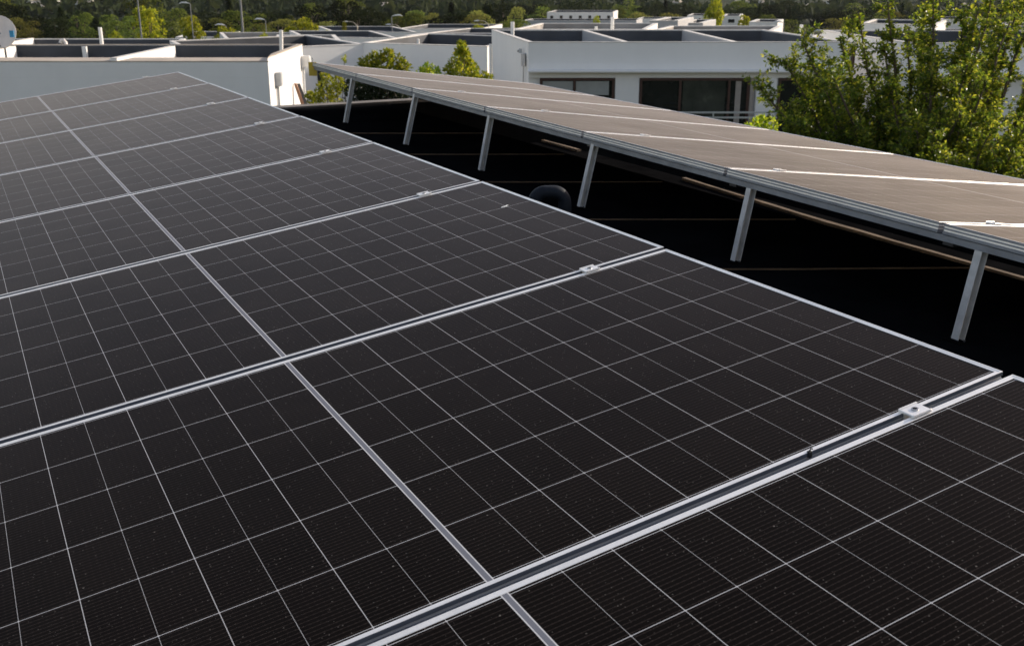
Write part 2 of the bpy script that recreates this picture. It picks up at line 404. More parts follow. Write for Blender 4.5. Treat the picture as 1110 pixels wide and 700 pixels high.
# ------------------------------------------------------------------ solar panels
PITCH_V, PL, PW, GAP = 1.154, 2.252, 1.134, 0.020
FH = 0.035
def frame_mb():
    """aluminium frame: closed profile swept round the rectangle with mitred corners"""
    prof = [(0.0, -FH), (0.0, -0.026), (0.0030, -0.0250), (0.0030, -0.0200), (0.0, -0.0190), (0.0, -0.0150), (0.0030, -0.0140), (0.0030, -0.0095), (0.0, -0.0085),
            (0.0, -0.0006), (0.0006, 0.0), (0.0030, 0.0), (0.0036, -0.0010), (0.0100, -0.0010), (0.0108, -0.0020), (0.0108, -0.0075), (0.0020, -0.0080), (0.0020, -FH + 0.002), (0.022, -FH + 0.002), (0.022, -FH)]
    m = MB(); hx = PL / 2; n = len(prof)
    corners = [(-hx, 0, 1, 1), (hx, 0, -1, 1), (hx, PW, -1, -1), (-hx, PW, 1, -1)]
    vs = [(cx + sx * d, cy + sy * d, h) for cx, cy, sx, sy in corners for d, h in prof]
    fs = []
    for c in range(4):
        a, b = c * n, ((c + 1) % 4) * n
        for i in range(n): j = (i + 1) % n; fs.append((a + i, b + i, b + j, a + j)[::-1])
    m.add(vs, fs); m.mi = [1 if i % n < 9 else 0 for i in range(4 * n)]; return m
def basis(o, u, v):
    n = u.cross(v).normalized()
    return Matrix(((u.x, v.x, n.x, o.x), (u.y, v.y, n.y, o.y), (u.z, v.z, n.z, o.z), (0, 0, 0, 1)))
C0 = Vector((0, 0, CAM_H))
U1 = Vector((0.87647, 0.46416, 0.12790)).normalized(); V1 = Vector((-0.46803, 0.88370, -0.00420)); V1 = (V1 - U1 * V1.dot(U1)).normalized()
U2 = Vector((0.87961, 0.45893, -0.12520)).normalized(); V2 = Vector((-0.46255, 0.88656, 0.00717)); V2 = (V2 - U2 * V2.dot(U2)).normalized()
O1 = C0 + Vector((-0.02895, 1.37575, -0.87592)); O2 = C0 + Vector((1.42563, 3.35948, -0.77143))
DV1 = [-.020, -.004, -.027, .009, .008, .014, .003, -.002, -.002]     # small irregular spacing of the seams, from k = -1
DV2 = [0, .019, -.009, 0, -.011, -.006, .001, .005]

fmb = frame_mb()
panel0 = empty("solar_panel"); panel0.rotation_mode = 'QUATERNION'
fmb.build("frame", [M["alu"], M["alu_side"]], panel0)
mb = MB(); mb.box(-PL / 2 + .0105, PL / 2 - .0105, .0105, PW - .0105, -.0070, -.0022); mb.build("glass", M["cells"], panel0)
mb = MB(); mb.box(-PL / 2 + .0105, PL / 2 - .0105, .0105, PW - .0105, -.0078, -.0074); mb.build("backsheet", M["backsheet"], panel0)
proto_used = [False]
def place_panel(o, u, v, k, dv0, dv1, ucentre, label, group):
    if proto_used[0]: p = copy_tree(panel0)
    else: p = panel0; proto_used[0] = True
    v0 = k * PITCH_V + dv0 + GAP / 2; v1 = (k + 1) * PITCH_V + dv1 - GAP / 2
    p.rotation_mode = 'QUATERNION'
    p.rotation_quaternion = basis(Vector((0, 0, 0)), u, v).to_quaternion()
    p.location = o + u * ucentre + v * v0
    p.scale = (1, (v1 - v0) / PW, 1)
    return tag(p, label, "solar panel", group)
ordinal = ["second", "third", "fourth", "fifth", "sixth", "seventh"]
panels1 = []
UC1 = [0.006, 0.004, 0.010, 0.008, 0.008, 0.004, 0.004, 0.0]
for i, k in enumerate(range(-1, 7)):
    lab = ("nearest panel of the left array, only its corner showing at the bottom right" if i == 0 else
           "farthest panel of the left array, greyed by glare, in front of the white wall" if i == 7 else
           "black panel of the left array marked by a small white bird dropping" if i == 2 else
           "black solar panel of the left array, %s row from the camera" % ordinal[i - 1])
    panels1.append(place_panel(O1, U1, V1, k, DV1[i], DV1[i + 1], UC1[i], lab, "panels of the left array"))
mb = MB()
rr = random.Random(5)
for cx, cy, r0 in ((0, 0, .011), (.012, .006, .006), (-.012, -.003, .005)):
    ring = [(cx + r0 * rr.uniform(.7, 1.2) * math.cos(a), cy + r0 * .6 * rr.uniform(.7, 1.2) * math.sin(a), 0) for a in [i * math.pi / 5 for i in range(10)]]
    mb.add(ring + [(cx, cy, .0025)], [(i, (i + 1) % 10, 10) for i in range(10)], 0, True)
mb.build("bird_dropping", M["dropping"], panels1[2], (1.018, 1.896 - 1.154 - .01 + .027, -.0021))
for i, k in enumerate(range(-1, 6)):
    lab = ("nearest panel of the right array, cut by the right edge of the photo" if i == 0 else
           "farthest panel of the right array, yellow tag hanging under its corner" if i == 6 else
           "dusty brownish panel of the raised right array, %s row from the camera" % ordinal[i - 1])
    place_panel(O2, U2, V2, k, DV2[i] if i else .0, DV2[i + 1], PL / 2 + .004, lab, "panels of the right array")

# clamps between the panels
def make_clamp():
    r = empty("panel_clamp"); r.rotation_mode = 'QUATERNION'
    m = MB(); m.cbox(-.023, .023, -.019, .019, .0005, .0045, .0012)
    m.box(-.020, .020, -.0085, -.0065, -.028, .0005); m.box(-.020, .020, .0065, .0085, -.028, .0005)
    m.cbox(-.0228, .0228, -.0188, -.0162, .0046, .0062, .0006); m.cbox(-.0228, .0228, .0162, .0188, .0046, .0062, .0006)
    m.build("plate", M["alu"], r)
    m = MB(); seg = 14
    ro = [(.0068 * math.cos(2 * math.pi * i / seg), .0068 * math.sin(2 * math.pi * i / seg)) for i in range(seg)]
    ri = [(.0046 * math.cos(2 * math.pi * i / seg), .0046 * math.sin(2 * math.pi * i / seg)) for i in range(seg)]
    vs = [(x, y, .0040) for x, y in ro] + [(x, y, .0066) for x, y in ro] + [(x, y, .0068) for x, y in ri] + [(x, y, .0050) for x, y in ri]
    fs = []
    for l in range(3):
        for i in range(seg): fs.append((l * seg + i, l * seg + (i + 1) % seg, (l + 1) * seg + (i + 1) % seg, (l + 1) * seg + i))
    m.add(vs, fs, 0, False)
    m.add([(x, y, .0050) for x, y in ri], [tuple(range(seg))], 1)
    m.build("bolt", [M["steel"], M["black_rubber"]], r)
    return r
clamp0 = make_clamp(); cu = [False]
def place_clamp(o, u, v, uu, vv, label):
    c = clamp0 if not cu[0] else copy_tree(clamp0); cu[0] = True
    c.rotation_mode = 'QUATERNION'; c.rotation_quaternion = basis(Vector((0, 0, 0)), u, v).to_quaternion()
    c.location = o + u * uu + v * vv
    tag(c, label, "clamp", "clamps holding the panels")
UU1 = [.881, .879, .896, .894, .893, .879, .863, .852]
for k in range(8):
    lab = ("large nearest aluminium clamp with dark bolt socket on the left array's front seam" if k == 0 else
           "aluminium clamp on the farthest edge of the left array" if k == 7 else
           "aluminium clamp bridging the left array's %s seam from the camera" % ordinal[k - 1])
    place_clamp(O1, U1, V1, UU1[k], k * PITCH_V + DV1[k + 1], lab)
UU2 = [.265, .303, .397, .43, .39]
for k in range(5):
    lab = ("nearest small clamp on a bright seam of the right array, by the photo's right edge" if k == 0 else
           "small clamp on the bright seam of the right array, %s seam from the camera" % ordinal[k - 1])
    place_clamp(O2, U2, V2, UU2[k], k * PITCH_V + DV2[k + 1], lab)
# little black grounding clip on the front seam
clip = empty("earthing_clip", O1 + U1 * .634 + V1 * -.002); clip.rotation_mode = 'QUATERNION'
clip.rotation_quaternion = basis(Vector((0, 0, 0)), U1, V1).to_quaternion()
tag(clip, "tiny black clip stuck in the front seam left of the large clamp", "clip")
m = MB(); m.cbox(-.004, .004, .004, .011, -.010, .002, .001); m.build("clip_body", M["black_rubber"], clip)
m = MB(); m.tube([(0, .007, .002), (.003, .008, .005), (.007, .007, .004)], .0013, 6); m.build("clip_hook", M["black_rubber"], clip)

# support rails under the arrays and the posts of the right array
def rail(o, u, v, uu, k0, k1, name, label, dz=-FH - .0215):
    r = empty(name, o + u * uu + v * (k0 * PITCH_V)); r.rotation_mode = 'QUATERNION'
    r.rotation_quaternion = basis(Vector((0, 0, 0)), u, v).to_quaternion()
    L = (k1 - k0) * PITCH_V
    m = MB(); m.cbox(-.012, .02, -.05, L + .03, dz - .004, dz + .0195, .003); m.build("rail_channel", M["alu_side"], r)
    tag(r, label, "rail", "rails under the arrays")
rail(O2, U2, V2, .030, -1, 6, "support_rail", "grey aluminium rail under the raised edge of the right array, on the posts")
POSTS = [((1.514, 3.261, -.817), (1.462, 3.235, -1.135)), ((.991, 4.261, -.810), (.934, 4.230, -1.135)), ((.428, 5.346, -.793), (.355, 5.307, -1.135)),
         ((-.123, 6.406, -.777), (-.19, 6.372, -1.135)), ((-.672, 7.451, -.783), (-.752, 7.409, -1.135)), ((-1.279, 8.609, -.780), (-1.354, 8.57, -1.135)),
         ((2.12, 2.09, -.83), (2.065, 2.06, -1.135))]
post0 = None
for i, (t, b) in enumerate(POSTS):
    t, b = Vector(t) + C0, Vector(b) + C0
    ax = (t - b).normalized(); side = V2 - ax * V2.dot(ax); side.normalize()
    if post0 is None:
        post0 = p = empty("support_post"); p.rotation_mode = 'QUATERNION'
        m = MB(); w_, th = .0145, .0025
        # open C channel with its slot towards the near side
        m.cbox(-w_, w_, -.0165, -.0135, .004, .332, .0008); m.cbox(-w_, w_, .0135, .0165, .004, .331, .0008)
        m.cbox(w_ - .003, w_, -.0134, .0134, .004, .330, .0008)
        m.build("post_channel", M["alu_dull"], p)
        m = MB(); m.cbox(-.034, .034, -.036, .036, -.004, .005, .002); m.build("base_plate", M["membrane"], p)
        for sx in (-1, 1):
            m = MB(); m.tube([(sx * .025, 0, .004), (sx * .025, 0, .011)], .004, 6, smooth=False); m.build("anchor_bolt", M["darkmetal"], p)
    else: p = copy_tree(post0)
    xa = side; za = ax; ya = za.cross(xa)
    p.rotation_mode = 'QUATERNION'
    p.rotation_quaternion = Matrix(((xa.x, ya.x, za.x), (xa.y, ya.y, za.y), (xa.z, ya.z, za.z))).to_quaternion()
    p.location = b; p.scale = (1, 1, (t - b).length / .332)
    names = ["nearest fully visible post under the right array, at the photo's right", "second post from the right, standing on the black roof", "post right of the black gooseneck vent, under the array edge",
             "post standing left of and behind the black gooseneck vent", "post second from the far corner of the right array", "farthest short post by the green shrubs under the array corner", "nearest post of the right array, outside the right edge of the photo"]
    tag(p, names[i] + ", dull aluminium", "post", "posts holding up the right array")
    # hidden beams added below the panel gaps to block sun leaking through
for i in range(8):
    b = empty("sun_block_beam", O2 + V2 * (PITCH_V * (i - 1) + DV2[i]) + U2 * .05); b.rotation_mode = 'QUATERNION'
    b.rotation_quaternion = basis(Vector((0, 0, 0)), U2, V2).to_quaternion()
    m = MB(); m.cbox(.005, PL - .08, -.022, .022, -FH - .042, -FH - .003, .002); m.build("sun_block_channel", M["darkmetal"], b)
    tag(b, "slender dark beam added below the panel gaps of the right array to block sun", "beam", "added sun-blocking beams under the right array")

# yellow tag hanging under the far corner of array 2
tg = empty("hanging_tag", at(338.5, 66.5, 9.5)); tag(tg, "yellow plastic tag hanging from the far corner of the right array", "tag")
tg.rotation_euler = (0, 0, R(-6))
m = MB(); m.cbox(-.037, .037, -.002, .002, -.128, -.008, .0015); m.build("tag_plate", M["yellow"], tg)
m = MB(); m.tube([(0, 0, .03), (0.004, 0, .01), (0, 0, -.012)], .002, 6); m.build("tie", M["black_rubber"], tg)

# gooseneck roof vent
gv = empty("gooseneck_vent", (.100, 4.70, ROOF_Z)); tag(gv, "black gooseneck vent pipe bent over on the roof between the arrays", "vent pipe")
gv.rotation_euler = (0, 0, R(4))
m = MB()
arc = [(0, 0, 0), (0, 0, .06), (0, 0, .135)] + [(.052 - .052 * math.cos(a), 0, .150 + .052 * math.sin(a)) for a in [q * math.pi / 16 for q in range(1, 9)]] + [(.09 + .052 * math.sin(a), 0, .150 + .052 * math.cos(a)) for a in [q * math.pi / 16 for q in range(0, 8)]] + [(.142, 0, .135), (.142, 0, .10), (.142, 0, .07)]
m.tube(arc, .030, 18); m.build("pipe", M["bitumen"], gv)
m = MB(); m.tube([(0, 0, .0), (0, 0, .012), (0, 0, .014), (0, 0, .05)], [.10, .095, .05, .036], 18); m.build("flashing_collar", M["membrane"], gv)
m = MB(); m.tube([(.142, 0, .062), (.142, 0, .088)], .034, 18); m.build("outlet_rim", M["bitumen"], gv)

# ------------------------------------------------------------------ flat-roofed houses
def flat_house(label, quad, ztop, zdeck, base=0.0, cop=0.14, copf=None, wall="white", coping="coping_light", over=None, partitions=(), name="flat_roofed_house", zf=None, deck="deck"):
    """quad: front-left, front-right, back-right, back-left (2d, metres). Parapet walls round a sunken dark deck."""
    A, B, Cc, D = [Vector(q) for q in quad]
    cen = (A + B + Cc + D) / 4
    r = tag(empty(name, (cen.x, cen.y, base)), label, "house")
    o = Vector((cen.x, cen.y))
    def P(q): return (q.x - o.x, q.y - o.y)
    def L(q): return (q[0] - o.x, q[1] - o.y)
    cf = copf or cop
    def inset(c):
        # inner corners: parapet thickness c on the sides, cf at the front
        def un(a, b): return (b - a).normalized()
        ab, dc, ad, bc = un(A, B), un(D, Cc), un(A, D), un(B, Cc)
        return [A + ab * c + ad * cf, B - ab * c + bc * cf, Cc - dc * c - bc * c, D + dc * c - ad * c]
    inn = inset(cop); out = [A, B, Cc, D]
    h = ztop - base; hd = zdeck - base; hf = (zf - base) if zf else h
    m = MB(); m.prism([P(q) for q in out], 0, hd); 
    # parapet ring above the deck, the front can be lower
    hh = [hf, h, h, h]
    for i in range(4):
        a, b, c, d = out[i], out[(i + 1) % 4], inn[(i + 1) % 4], inn[i]
        m.prism([P(a), P(b), P(c), P(d)], hd + .001, hh[i] - .03)
    m.build("wall", M[wall], r)
    m = MB(); m.prism([P(q) for q in inset(cop + .003)], hd + .001, hd + .02)
    for i in range(1, 4):                                       # membrane turned up the inner faces
        a, b = inn[i], inn[(i + 1) % 4]
        inner2 = inset(cop + .012)
        m.prism([P(a), P(b), P(inner2[(i + 1) % 4]), P(inner2[i])][::-1] if False else [P(inner2[i]), P(a), P(b), P(inner2[(i + 1) % 4])][::-1], hd + .021, hh[i] - .035)
    rf = m.build("roof", M[deck], r)
    m = MB()
    e = .015
    def grow(q, s): return q + (q - cen).normalized() * s
    for i in range(4):
        a, b, c, d = [grow(out[i], e), grow(out[(i + 1) % 4], e), inn[(i + 1) % 4], inn[i]]
        m.prism([P(a), P(b), P(c), P(d)], hh[i] - .0285, hh[i])
    m.build("coping", M[coping], r)
    for (a, b, t, z1, mat) in partitions:
        m = MB(); m.wall(L(a), L(b), t, hd + .022, z1 - base); m.build("roof_divider", M[mat], r)
        m = MB(); m.wall(L(a), L(b), t, z1 - base + .001, z1 - base + .03); m.build("divider_coping", M["coping_light"], r)
    return r, o, base

def vent_pipe(x, y, z, h, rad, label, lean=0.0):
    r = tag(empty("vent_pipe", (x, y, z)), label, "pipe", "white vent pipes on the roofs"); r.rotation_euler = (0, R(lean), 0)
    m = MB(); m.tube([(0, 0, 0), (0, 0, h)], rad, 10); m.build("pipe", M["pipe"], r)
    m = MB(); m.tube([(0, 0, .001), (0, 0, .05), (0, 0, .06)], [rad * 1.9, rad * 1.5, rad * 1.05], 10); m.build("collar", M["deck"], r)
    return r

# left house row, white wall behind the far end of the left array
hl, hlo, _ = flat_house("long white flat-roofed house behind the left array, right side wall in full sun",
    [(-24, 28), (-6.37, 28), (-6.52, 33.5), (-24, 33.2)], 2.90, 2.38, 0.0, .14, 1.25, coping="coping", zf=2.80,
    partitions=[((-10.32, 28.06), (-10.32, 33.02), .18, 2.845, "white"), ((-15.2, 28.06), (-15.2, 33.02), .18, 2.845, "white"), ((-20.0, 29.27), (-20.0, 33.0), .18, 2.9, "white")])
m = MB(); m.box(-13.15, -13.02, 32.93, 33.03, 2.41, 2.86); m.v = [(x - hlo.x, y - hlo.y, z) for x, y, z in m.v]; m.build("downpipe", M["pipe"], hl)
# boxes and conduits on the sunlit side wall
def wall_box(px, py, Y, xw, sx, sy, sz, mat, label, cond, mat2):
    p = at(px, py, Y); r = tag(empty("electrical_box", (xw, Y, p.z)), label, "electrical box")
    m = MB(); m.cbox(.001, sx, -sy / 2, sy / 2, -sz / 2, sz / 2, .008); m.build("case", M[mat], r)
    m = MB(); m.cbox(sx + .0005, sx + .012, -sy / 2 + .02, sy / 2 - .02, -sz / 2 + .02, sz / 2 - .02, .004); m.build("door", M[mat], r)
    m = MB(); m.tube([(.045, 0, -sz / 2), (.045, 0, -sz / 2 - cond)], .035, 10); m.build("conduit", M[mat2], r)
wall_box(298, 86, 28.9, -6.392, .16, .26, .36, "boxgrey", "grey electrical box low on the sunlit white side wall", 1.1, "boxgrey")
wall_box(327, 67, 33.2, -6.513, .26, .22, .34, "pipe", "white electrical box at the far corner of the sunlit side wall", 1.35, "pipe")
# timber leaning against the wall foot
tm = tag(empty("leaning_plank", at(330, 113, 31.5)), "reddish brown plank leaning against the foot of the sunlit side wall", "plank")
m = MB(); m.wall((0.05, 0), (.05, .30), .05, -1.2, .02)
q = [(-.02 , 0, -.3), (.10, 0, -.3), (-.20, 0, .60), (-.28, 0, .60)]
m = MB(); m.add([(x, 0, z) for x, _, z in q] + [(x, .06, z) for x, _, z in q], [(0, 1, 2, 3), (7, 6, 5, 4), (0, 4, 5, 1), (1, 5, 6, 2), (2, 6, 7, 3), (3, 7, 4, 0)])
m.build("board", M["plank"], tm)
m = MB(); m.add([(x + .11, -.05, z) for x, _, z in q] + [(x + .11, .01 - .02, z) for x, _, z in q], [(0, 1, 2, 3), (7, 6, 5, 4), (0, 4, 5, 1), (1, 5, 6, 2), (2, 6, 7, 3), (3, 7, 4, 0)])
m.build("edge_batten", M["darkmetal"], tm)
# second row of the left houses
hl2, hl2o, _ = flat_house("second white flat-roofed house row behind the long white one, before the trees",
    [(-40, 38.5), (-12.2, 38.5), (-13.3, 44), (-40, 44)], 2.49, 2.0, -.3, .16, .5, coping="coping_light",
    partitions=[((-13.0 - 5.8, 39.02), (-13.6 - 5.8, 43.83), .18, 2.49, "white")])
# house across (centre right)
H2 = [(0.462, 30), (9.45, 30), (8.6, 37), (-.693, 37)]
h2, h2o, _ = flat_house("wide white flat-roofed house behind the right array with brown-framed glass doors", H2, 3.17, 2.62, 0.0, .13, .10, coping="coping_light",
    partitions=[((3.28, 30.12), (2.55, 36.85), .16, 3.13, "grey_wall"), ((6.33, 30.12), (5.95, 36.85), .16, 3.13, "grey_wall")])
def h2part(mb, name, mat, parent=None):
    if parent is None: mb.v = [(x - h2o.x, y - h2o.y, z) for x, y, z in mb.v]; parent = h2
    else: mb.v = [(x - h2o.x, y - h2o.y, z) for x, y, z in mb.v]
    return mb.build(name, M[mat], parent)
def X30(px, py=100, Y=29.98): return at(px, py, Y).x
m = MB(); m.cbox(.462 - .02, 9.46, 29.62, 29.998, 2.37, 2.425, .008); h2part(m, "eave_ledge", "white")
m = MB(); m.box(.47, 9.42, 29.90, 29.997, 2.20, 2.369); h2part(m, "lintel", "white")
def glazed(x0, x1, z0, z1, kind, mull=(), blind=None, label=None):
    m = MB(); f = .07; y0, y1 = 29.93, 29.996
    m.box(x0, x0 + f, y0, y1, z0, z1); m.box(x1 - f, x1, y0, y1, z0, z1); m.box(x0 + f, x1 - f, y0, y1, z1 - f, z1); m.box(x0 + f, x1 - f, y0, y1, z0, z0 + f)
    for q in mull: m.box(q - .03, q + .03, y0 + .004, y1, z0 + f, z1 - f)
    fr = h2part(m, kind, "brown")
    m = MB(); m.box(x0 + f, x1 - f, y1 - .022, y1 - .014, z0 + f, z1 - f); g_ = h2part(m, "pane", "glass", fr)
    for (bx0, bx1, bz0, bz1, mat) in (blind or []):
        m = MB(); m.box(bx0, bx1, y1 - .034, y1 - .024, bz0, bz1); h2part(m, "blind" if mat == "blind" else "curtain", mat, fr)
    return fr
x0, x1 = X30(585), X30(666); xm = X30(622.5)
glazed(x0, x1, .9, 2.19, "window", [xm], [(x0 + .08, xm - .04, 1.80, 2.10, "blind"), (xm + .04, x1 - .16, 1.72, 2.10, "blind")])
m = MB(); m.box(X30(666.5), X30(692), 29.88, 29.996, 0, 2.199); h2part(m, "pillar", "white")
xa, xb = X30(693), X30(812)
dr = glazed(xa, xb, .12, 2.19, "door", [X30(737), X30(790)], [(X30(797), X30(803), .2, 2.10, "curtain")])
m = MB(); m.box(X30(740), X30(786), 29.955, 29.960, .2, 2.11); h2part(m, "sliding_pane", "glass_pale", dr)
m = MB(); m.box(X30(812.5), X30(817), 29.91, 29.996, 0, 2.199); h2part(m, "door_post", "curtain")
m = MB(); m.box(X30(818.5), X30(840), 29.82, 29.996, 0, 2.199); h2part(m, "pillar", "white")
glazed(X30(843), X30(931), .12, 2.19, "door", [X30(886)], [(X30(897), X30(927), 1.2, 2.1, "blind")])
m = MB(); m.box(9.452, 9.53, 29.85, 30.2, 0, 3.10); h2part(m, "corner_board", "brown")
# small fixtures on its left side wall
def along(t): return (H2[0][0] + (H2[3][0] - H2[0][0]) * t, 30 + 7 * t)
fx = tag(empty("security_light", (along(.1)[0] - .06, along(.1)[1], 2.88)), "small grey lamp on the left side wall of the wide white house", "wall lamp")
m = MB(); m.cbox(-.10, .0, -.05, .05, -.06, .06, .01); m.build("housing", M["boxgrey"], fx)
m = MB(); m.cbox(-.13, -.101, -.03, .03, -.03, .02, .006); m.build("lens", M["darkmetal"], fx)
mt = tag(empty("electrical_box", (along(.06)[0] - .03, along(.06)[1] , 2.66)), "pale electrical box with conduit on the wide white house's left wall", "electrical box")
m = MB(); m.cbox(-.11, 0, -.13, .13, -.17, .17, .01); m.build("case", M["dish"], mt)
m = MB(); m.tube([(-.04, 0, -.17), (-.04, 0, -2.4)], .025, 8); m.build("conduit", M["dish"], mt)
m = MB(); m.tube([(along(.99)[0] - .06, 36.9, 0), (along(.99)[0] - .06, 36.9, 2.7)], .05, 10); h2part(m, "downpipe", "pipe")
# terrace railing in front of the doors
rl = tag(empty("terrace_railing", (5.9, 28.9, 0.0)), "grey two-bar metal railing in front of the dark glass doors", "railing")
zr = at(780, 122, 28.9).z; zr2 = at(780, 127.5, 28.9).z
for z_ in (zr, zr2):
    m = MB(); m.cbox(-2.2, 1.35, -.02, .02, z_ - .025, z_ + .02, .004); m.build("bar", M["rail"], rl)
for px in (-2.1, -.4, 1.3):
    m = MB(); m.cbox(px - .02, px + .02, -.02 - .021, -.021, 0, zr + .02, .004); m.build("upright", M["rail"], rl)
# right-hand neighbour seen through the tree
h4, h4o, _ = flat_house("white flat-roofed house at the right edge, mostly hidden behind the leafy tree", [(10.75, 29), (19, 29), (18.5, 36), (10.3, 36)], 3.2, 2.7, 0.0, .13, .10)
def h4part(mb, name, mat, parent=None):
    mb.v = [(x - h4o.x, y - h4o.y, z) for x, y, z in mb.v]; return mb.build(name, M[mat], parent or h4)
m = MB(); m.cbox(10.6, 19.1, 28.5, 28.998, 2.36, 2.43, .01); h4part(m, "eave_ledge", "white")
m = MB(); m.box(at(1084, 100, 28.9).x, at(1106, 100, 28.9).x, 28.86, 28.996, 0, 2.359); h4part(m, "pillar", "white")
for xa, xb in ((at(1040, 100, 29).x, at(1082, 100, 29).x), (at(1108, 100, 29).x, at(1170, 100, 29).x)):
    m = MB(); f = .08
    m.box(xa, xa + f, 28.93, 28.996, .1, 2.2); m.box(xb - f, xb, 28.93, 28.996, .1, 2.2); m.box(xa + f, xb - f, 28.93, 28.996, 2.12, 2.2); m.box(xa + f, xb - f, 28.93, 28.996, .1, .18)
    w_ = h4part(m, "door", "brown"); m = MB(); m.box(xa + f, xb - f, 28.97, 28.98, .18, 2.12); h4part(m, "pane", "glass", w_)
# white wall further back, in the sun, between the two houses
flat_house("sunlit white house block glimpsed through the top of the leafy tree", [(14.2, 44), (16.6, 42.5), (18.8, 47), (16, 48)], 3.1, 2.6, 0, .15)

# middle house: two wings meeting in an inner corner
flat_house("grey-white wing left of the inner corner, dark window and grille beneath the tag", [(-10.5, 35.2), (-5.35, 39.0), (-8.5, 45), (-13, 41)], 2.58, 2.05, -.1, .15, .2)
h3, h3o, _ = flat_house("long grey-white house wall behind the bright round shrub", [(-5.45, 39.02), (-.85, 37.0), (1.2, 43), (-3.6, 45.5)], 2.62, 2.1, -.1, .15, .2)
# window grille on the left wing
wd = Vector((5.15, 3.8)).normalized(); wn_ = Vector((wd.y, -wd.x))
def wing(t, off): q = Vector((-10.5, 35.2)) + wd * t + wn_ * off; return q
for (pxl, pxr, z0, z1, bars) in ((333, 345, .95, 1.72, True), (353, 357.5, 1.05, 1.75, False)):
    pass
gr = tag(empty("window_grille", (*wing(3.55, .0), 0.0)), "dark barred window grille low on the grey wing below the yellow tag", "window")
gr.rotation_euler = (0, 0, math.atan2(wd.y, wd.x))
m = MB(); m.box(-.28, .28, -.03, -.002, .80, 1.52); m.build("recess", M["boxgrey"], gr)
for k in range(4): m = MB(); m.box(-.26 + k * .165, -.21 + k * .165, -.06, -.031, .78, 1.54); m.build("bar", M["darkmetal"], gr)
nw = tag(empty("narrow_window", (*wing(4.55, .0), 0.0)), "narrow dark window beside the grille on the grey wing", "window"); nw.rotation_euler = gr.rotation_euler
m = MB(); m.box(-.12, .12, -.04, -.002, .9, 1.75); m.build("frame", M["white"], nw); m = MB(); m.box(-.09, .09, -.045, -.041, .93, 1.72); m.build("pane", M["glass"], nw)
# entry between the middle house and the wide house
ew = tag(empty("entrance_wall", (-.35, 39.4, 0)), "low white entrance wall with a dark doorway left of the wide white house", "wall")
m = MB(); m.box(-.55, .25, -.1, .1, 0, 2.35); m.build("wall_panel", M["white"], ew)
m = MB(); m.box(.02, .17, -.13, -.101, 0, 1.95); m.build("door", M["darkmetal"], ew)
m = MB(); m.box(-.65, .4, -.45, .4, 2.351, 2.45); m.build("canopy", M["white"], ew)
gp = tag(empty("gate_post", (*at(512, 75, 36.2).xy, 0)), "slim white gate post beside the cone-shaped tree", "post")
m = MB(); m.cbox(-.05, .05, -.05, .05, 0, 1.95, .01); m.build("shaft", M["pipe"], gp); m = MB(); m.cbox(-.07, .07, -.07, .07, 1.951, 2.0, .01); m.build("cap", M["pipe"], gp)
gt = tag(empty("garden_gate", (*at(525, 75, 36.4).xy, 0)), "low white garden gate panel between gate post and entrance", "gate")
m = MB(); m.box(-.42, .42, -.03, .03, .05, 1.62); m.build("panel", M["white"], gt); m = MB(); m.box(-.45, .45, -.05, .05, 1.621, 1.68); m.build("top_rail", M["pipe"], gt)
# white downpipe on the long wall
# shed roofs and more flat houses further out
def far_house(pxl, pxr, py, Y, depth, hgt, label, lean=0.0, wall="white_warm", cop="coping_light", drop=.35, cw=.22):
    a, b = at(pxl, py, Y), at(pxr, py, Y); z = (a.z + b.z) / 2
    return flat_house(label, [(a.x, Y), (b.x, Y), (b.x + lean, Y + depth), (a.x + lean, Y + depth)], z, z - drop, z - hgt, cw, cw, wall, cop, deck="deck_pale" if int(pxl) % 4 != 2 else "deck")
FH_ = [(300, 372, 46.5, 50, 7, "low flat roof behind the inner corner of the grey wings", -1.5), (398, 545, 46.0, 48, 8, "broad flat roof with dark pools behind the long grey wall", 2.0),
       (330, 430, 41.0, 62, 8, "pale flat roof beside the small cypress", -2.5), (438, 545, 38.5, 64, 9, "bright flat roof left of the wide white house", 3.5),
       (362, 452, 35.0, 84, 10, "white flat roofs at the foot of the dark trees, centre left", -3.0), (245, 335, 43.0, 62, 8, "flat roof behind the white vent pipe on the left house", -2.5),
       (190, 245, 40.5, 75, 8, "small pale house beside the yellow-green bushes on the left", -1.0), (430, 520, 31.5, 100, 10, "farthest thin white roof line before the trees, left of the wide house", 2.0),
       (556, 700, 32.0, 52, 7, "flat roof directly behind the wide white house", 1.5), (700, 835, 34.5, 50, 6, "flat roof with black edge behind the wide house's right half", 2.0),
       (870, 945, 41.5, 60, 8, "flat roofs left of the leafy tree top", 4.0), (985, 1018, 34.5, 95, 8, "low house behind the leafy tree, left of the two-tone house", 2.0), (1030, 1066, 36.5, 85, 8, "roofs below the two-tone house behind the leafy tree", 2.0)]
for a, b, y, Y, d, lab, lean in FH_: far_house(a, b, y, Y, d, 4.2, lab, lean)
def win_row(r, xs, y, z0, z1, wdt, mat="glass"):
    for x in xs:
        m = MB(); m.box(x - wdt / 2, x + wdt / 2, y - .06, y - .01, z0, z1); f = m.build("window", M["pipe"], r)
        m = MB(); m.box(x - wdt / 2 + .12, x + wdt / 2 - .12, y - .09, y - .061, z0 + .12, z1 - .12); m.build("pane", M[mat], f)
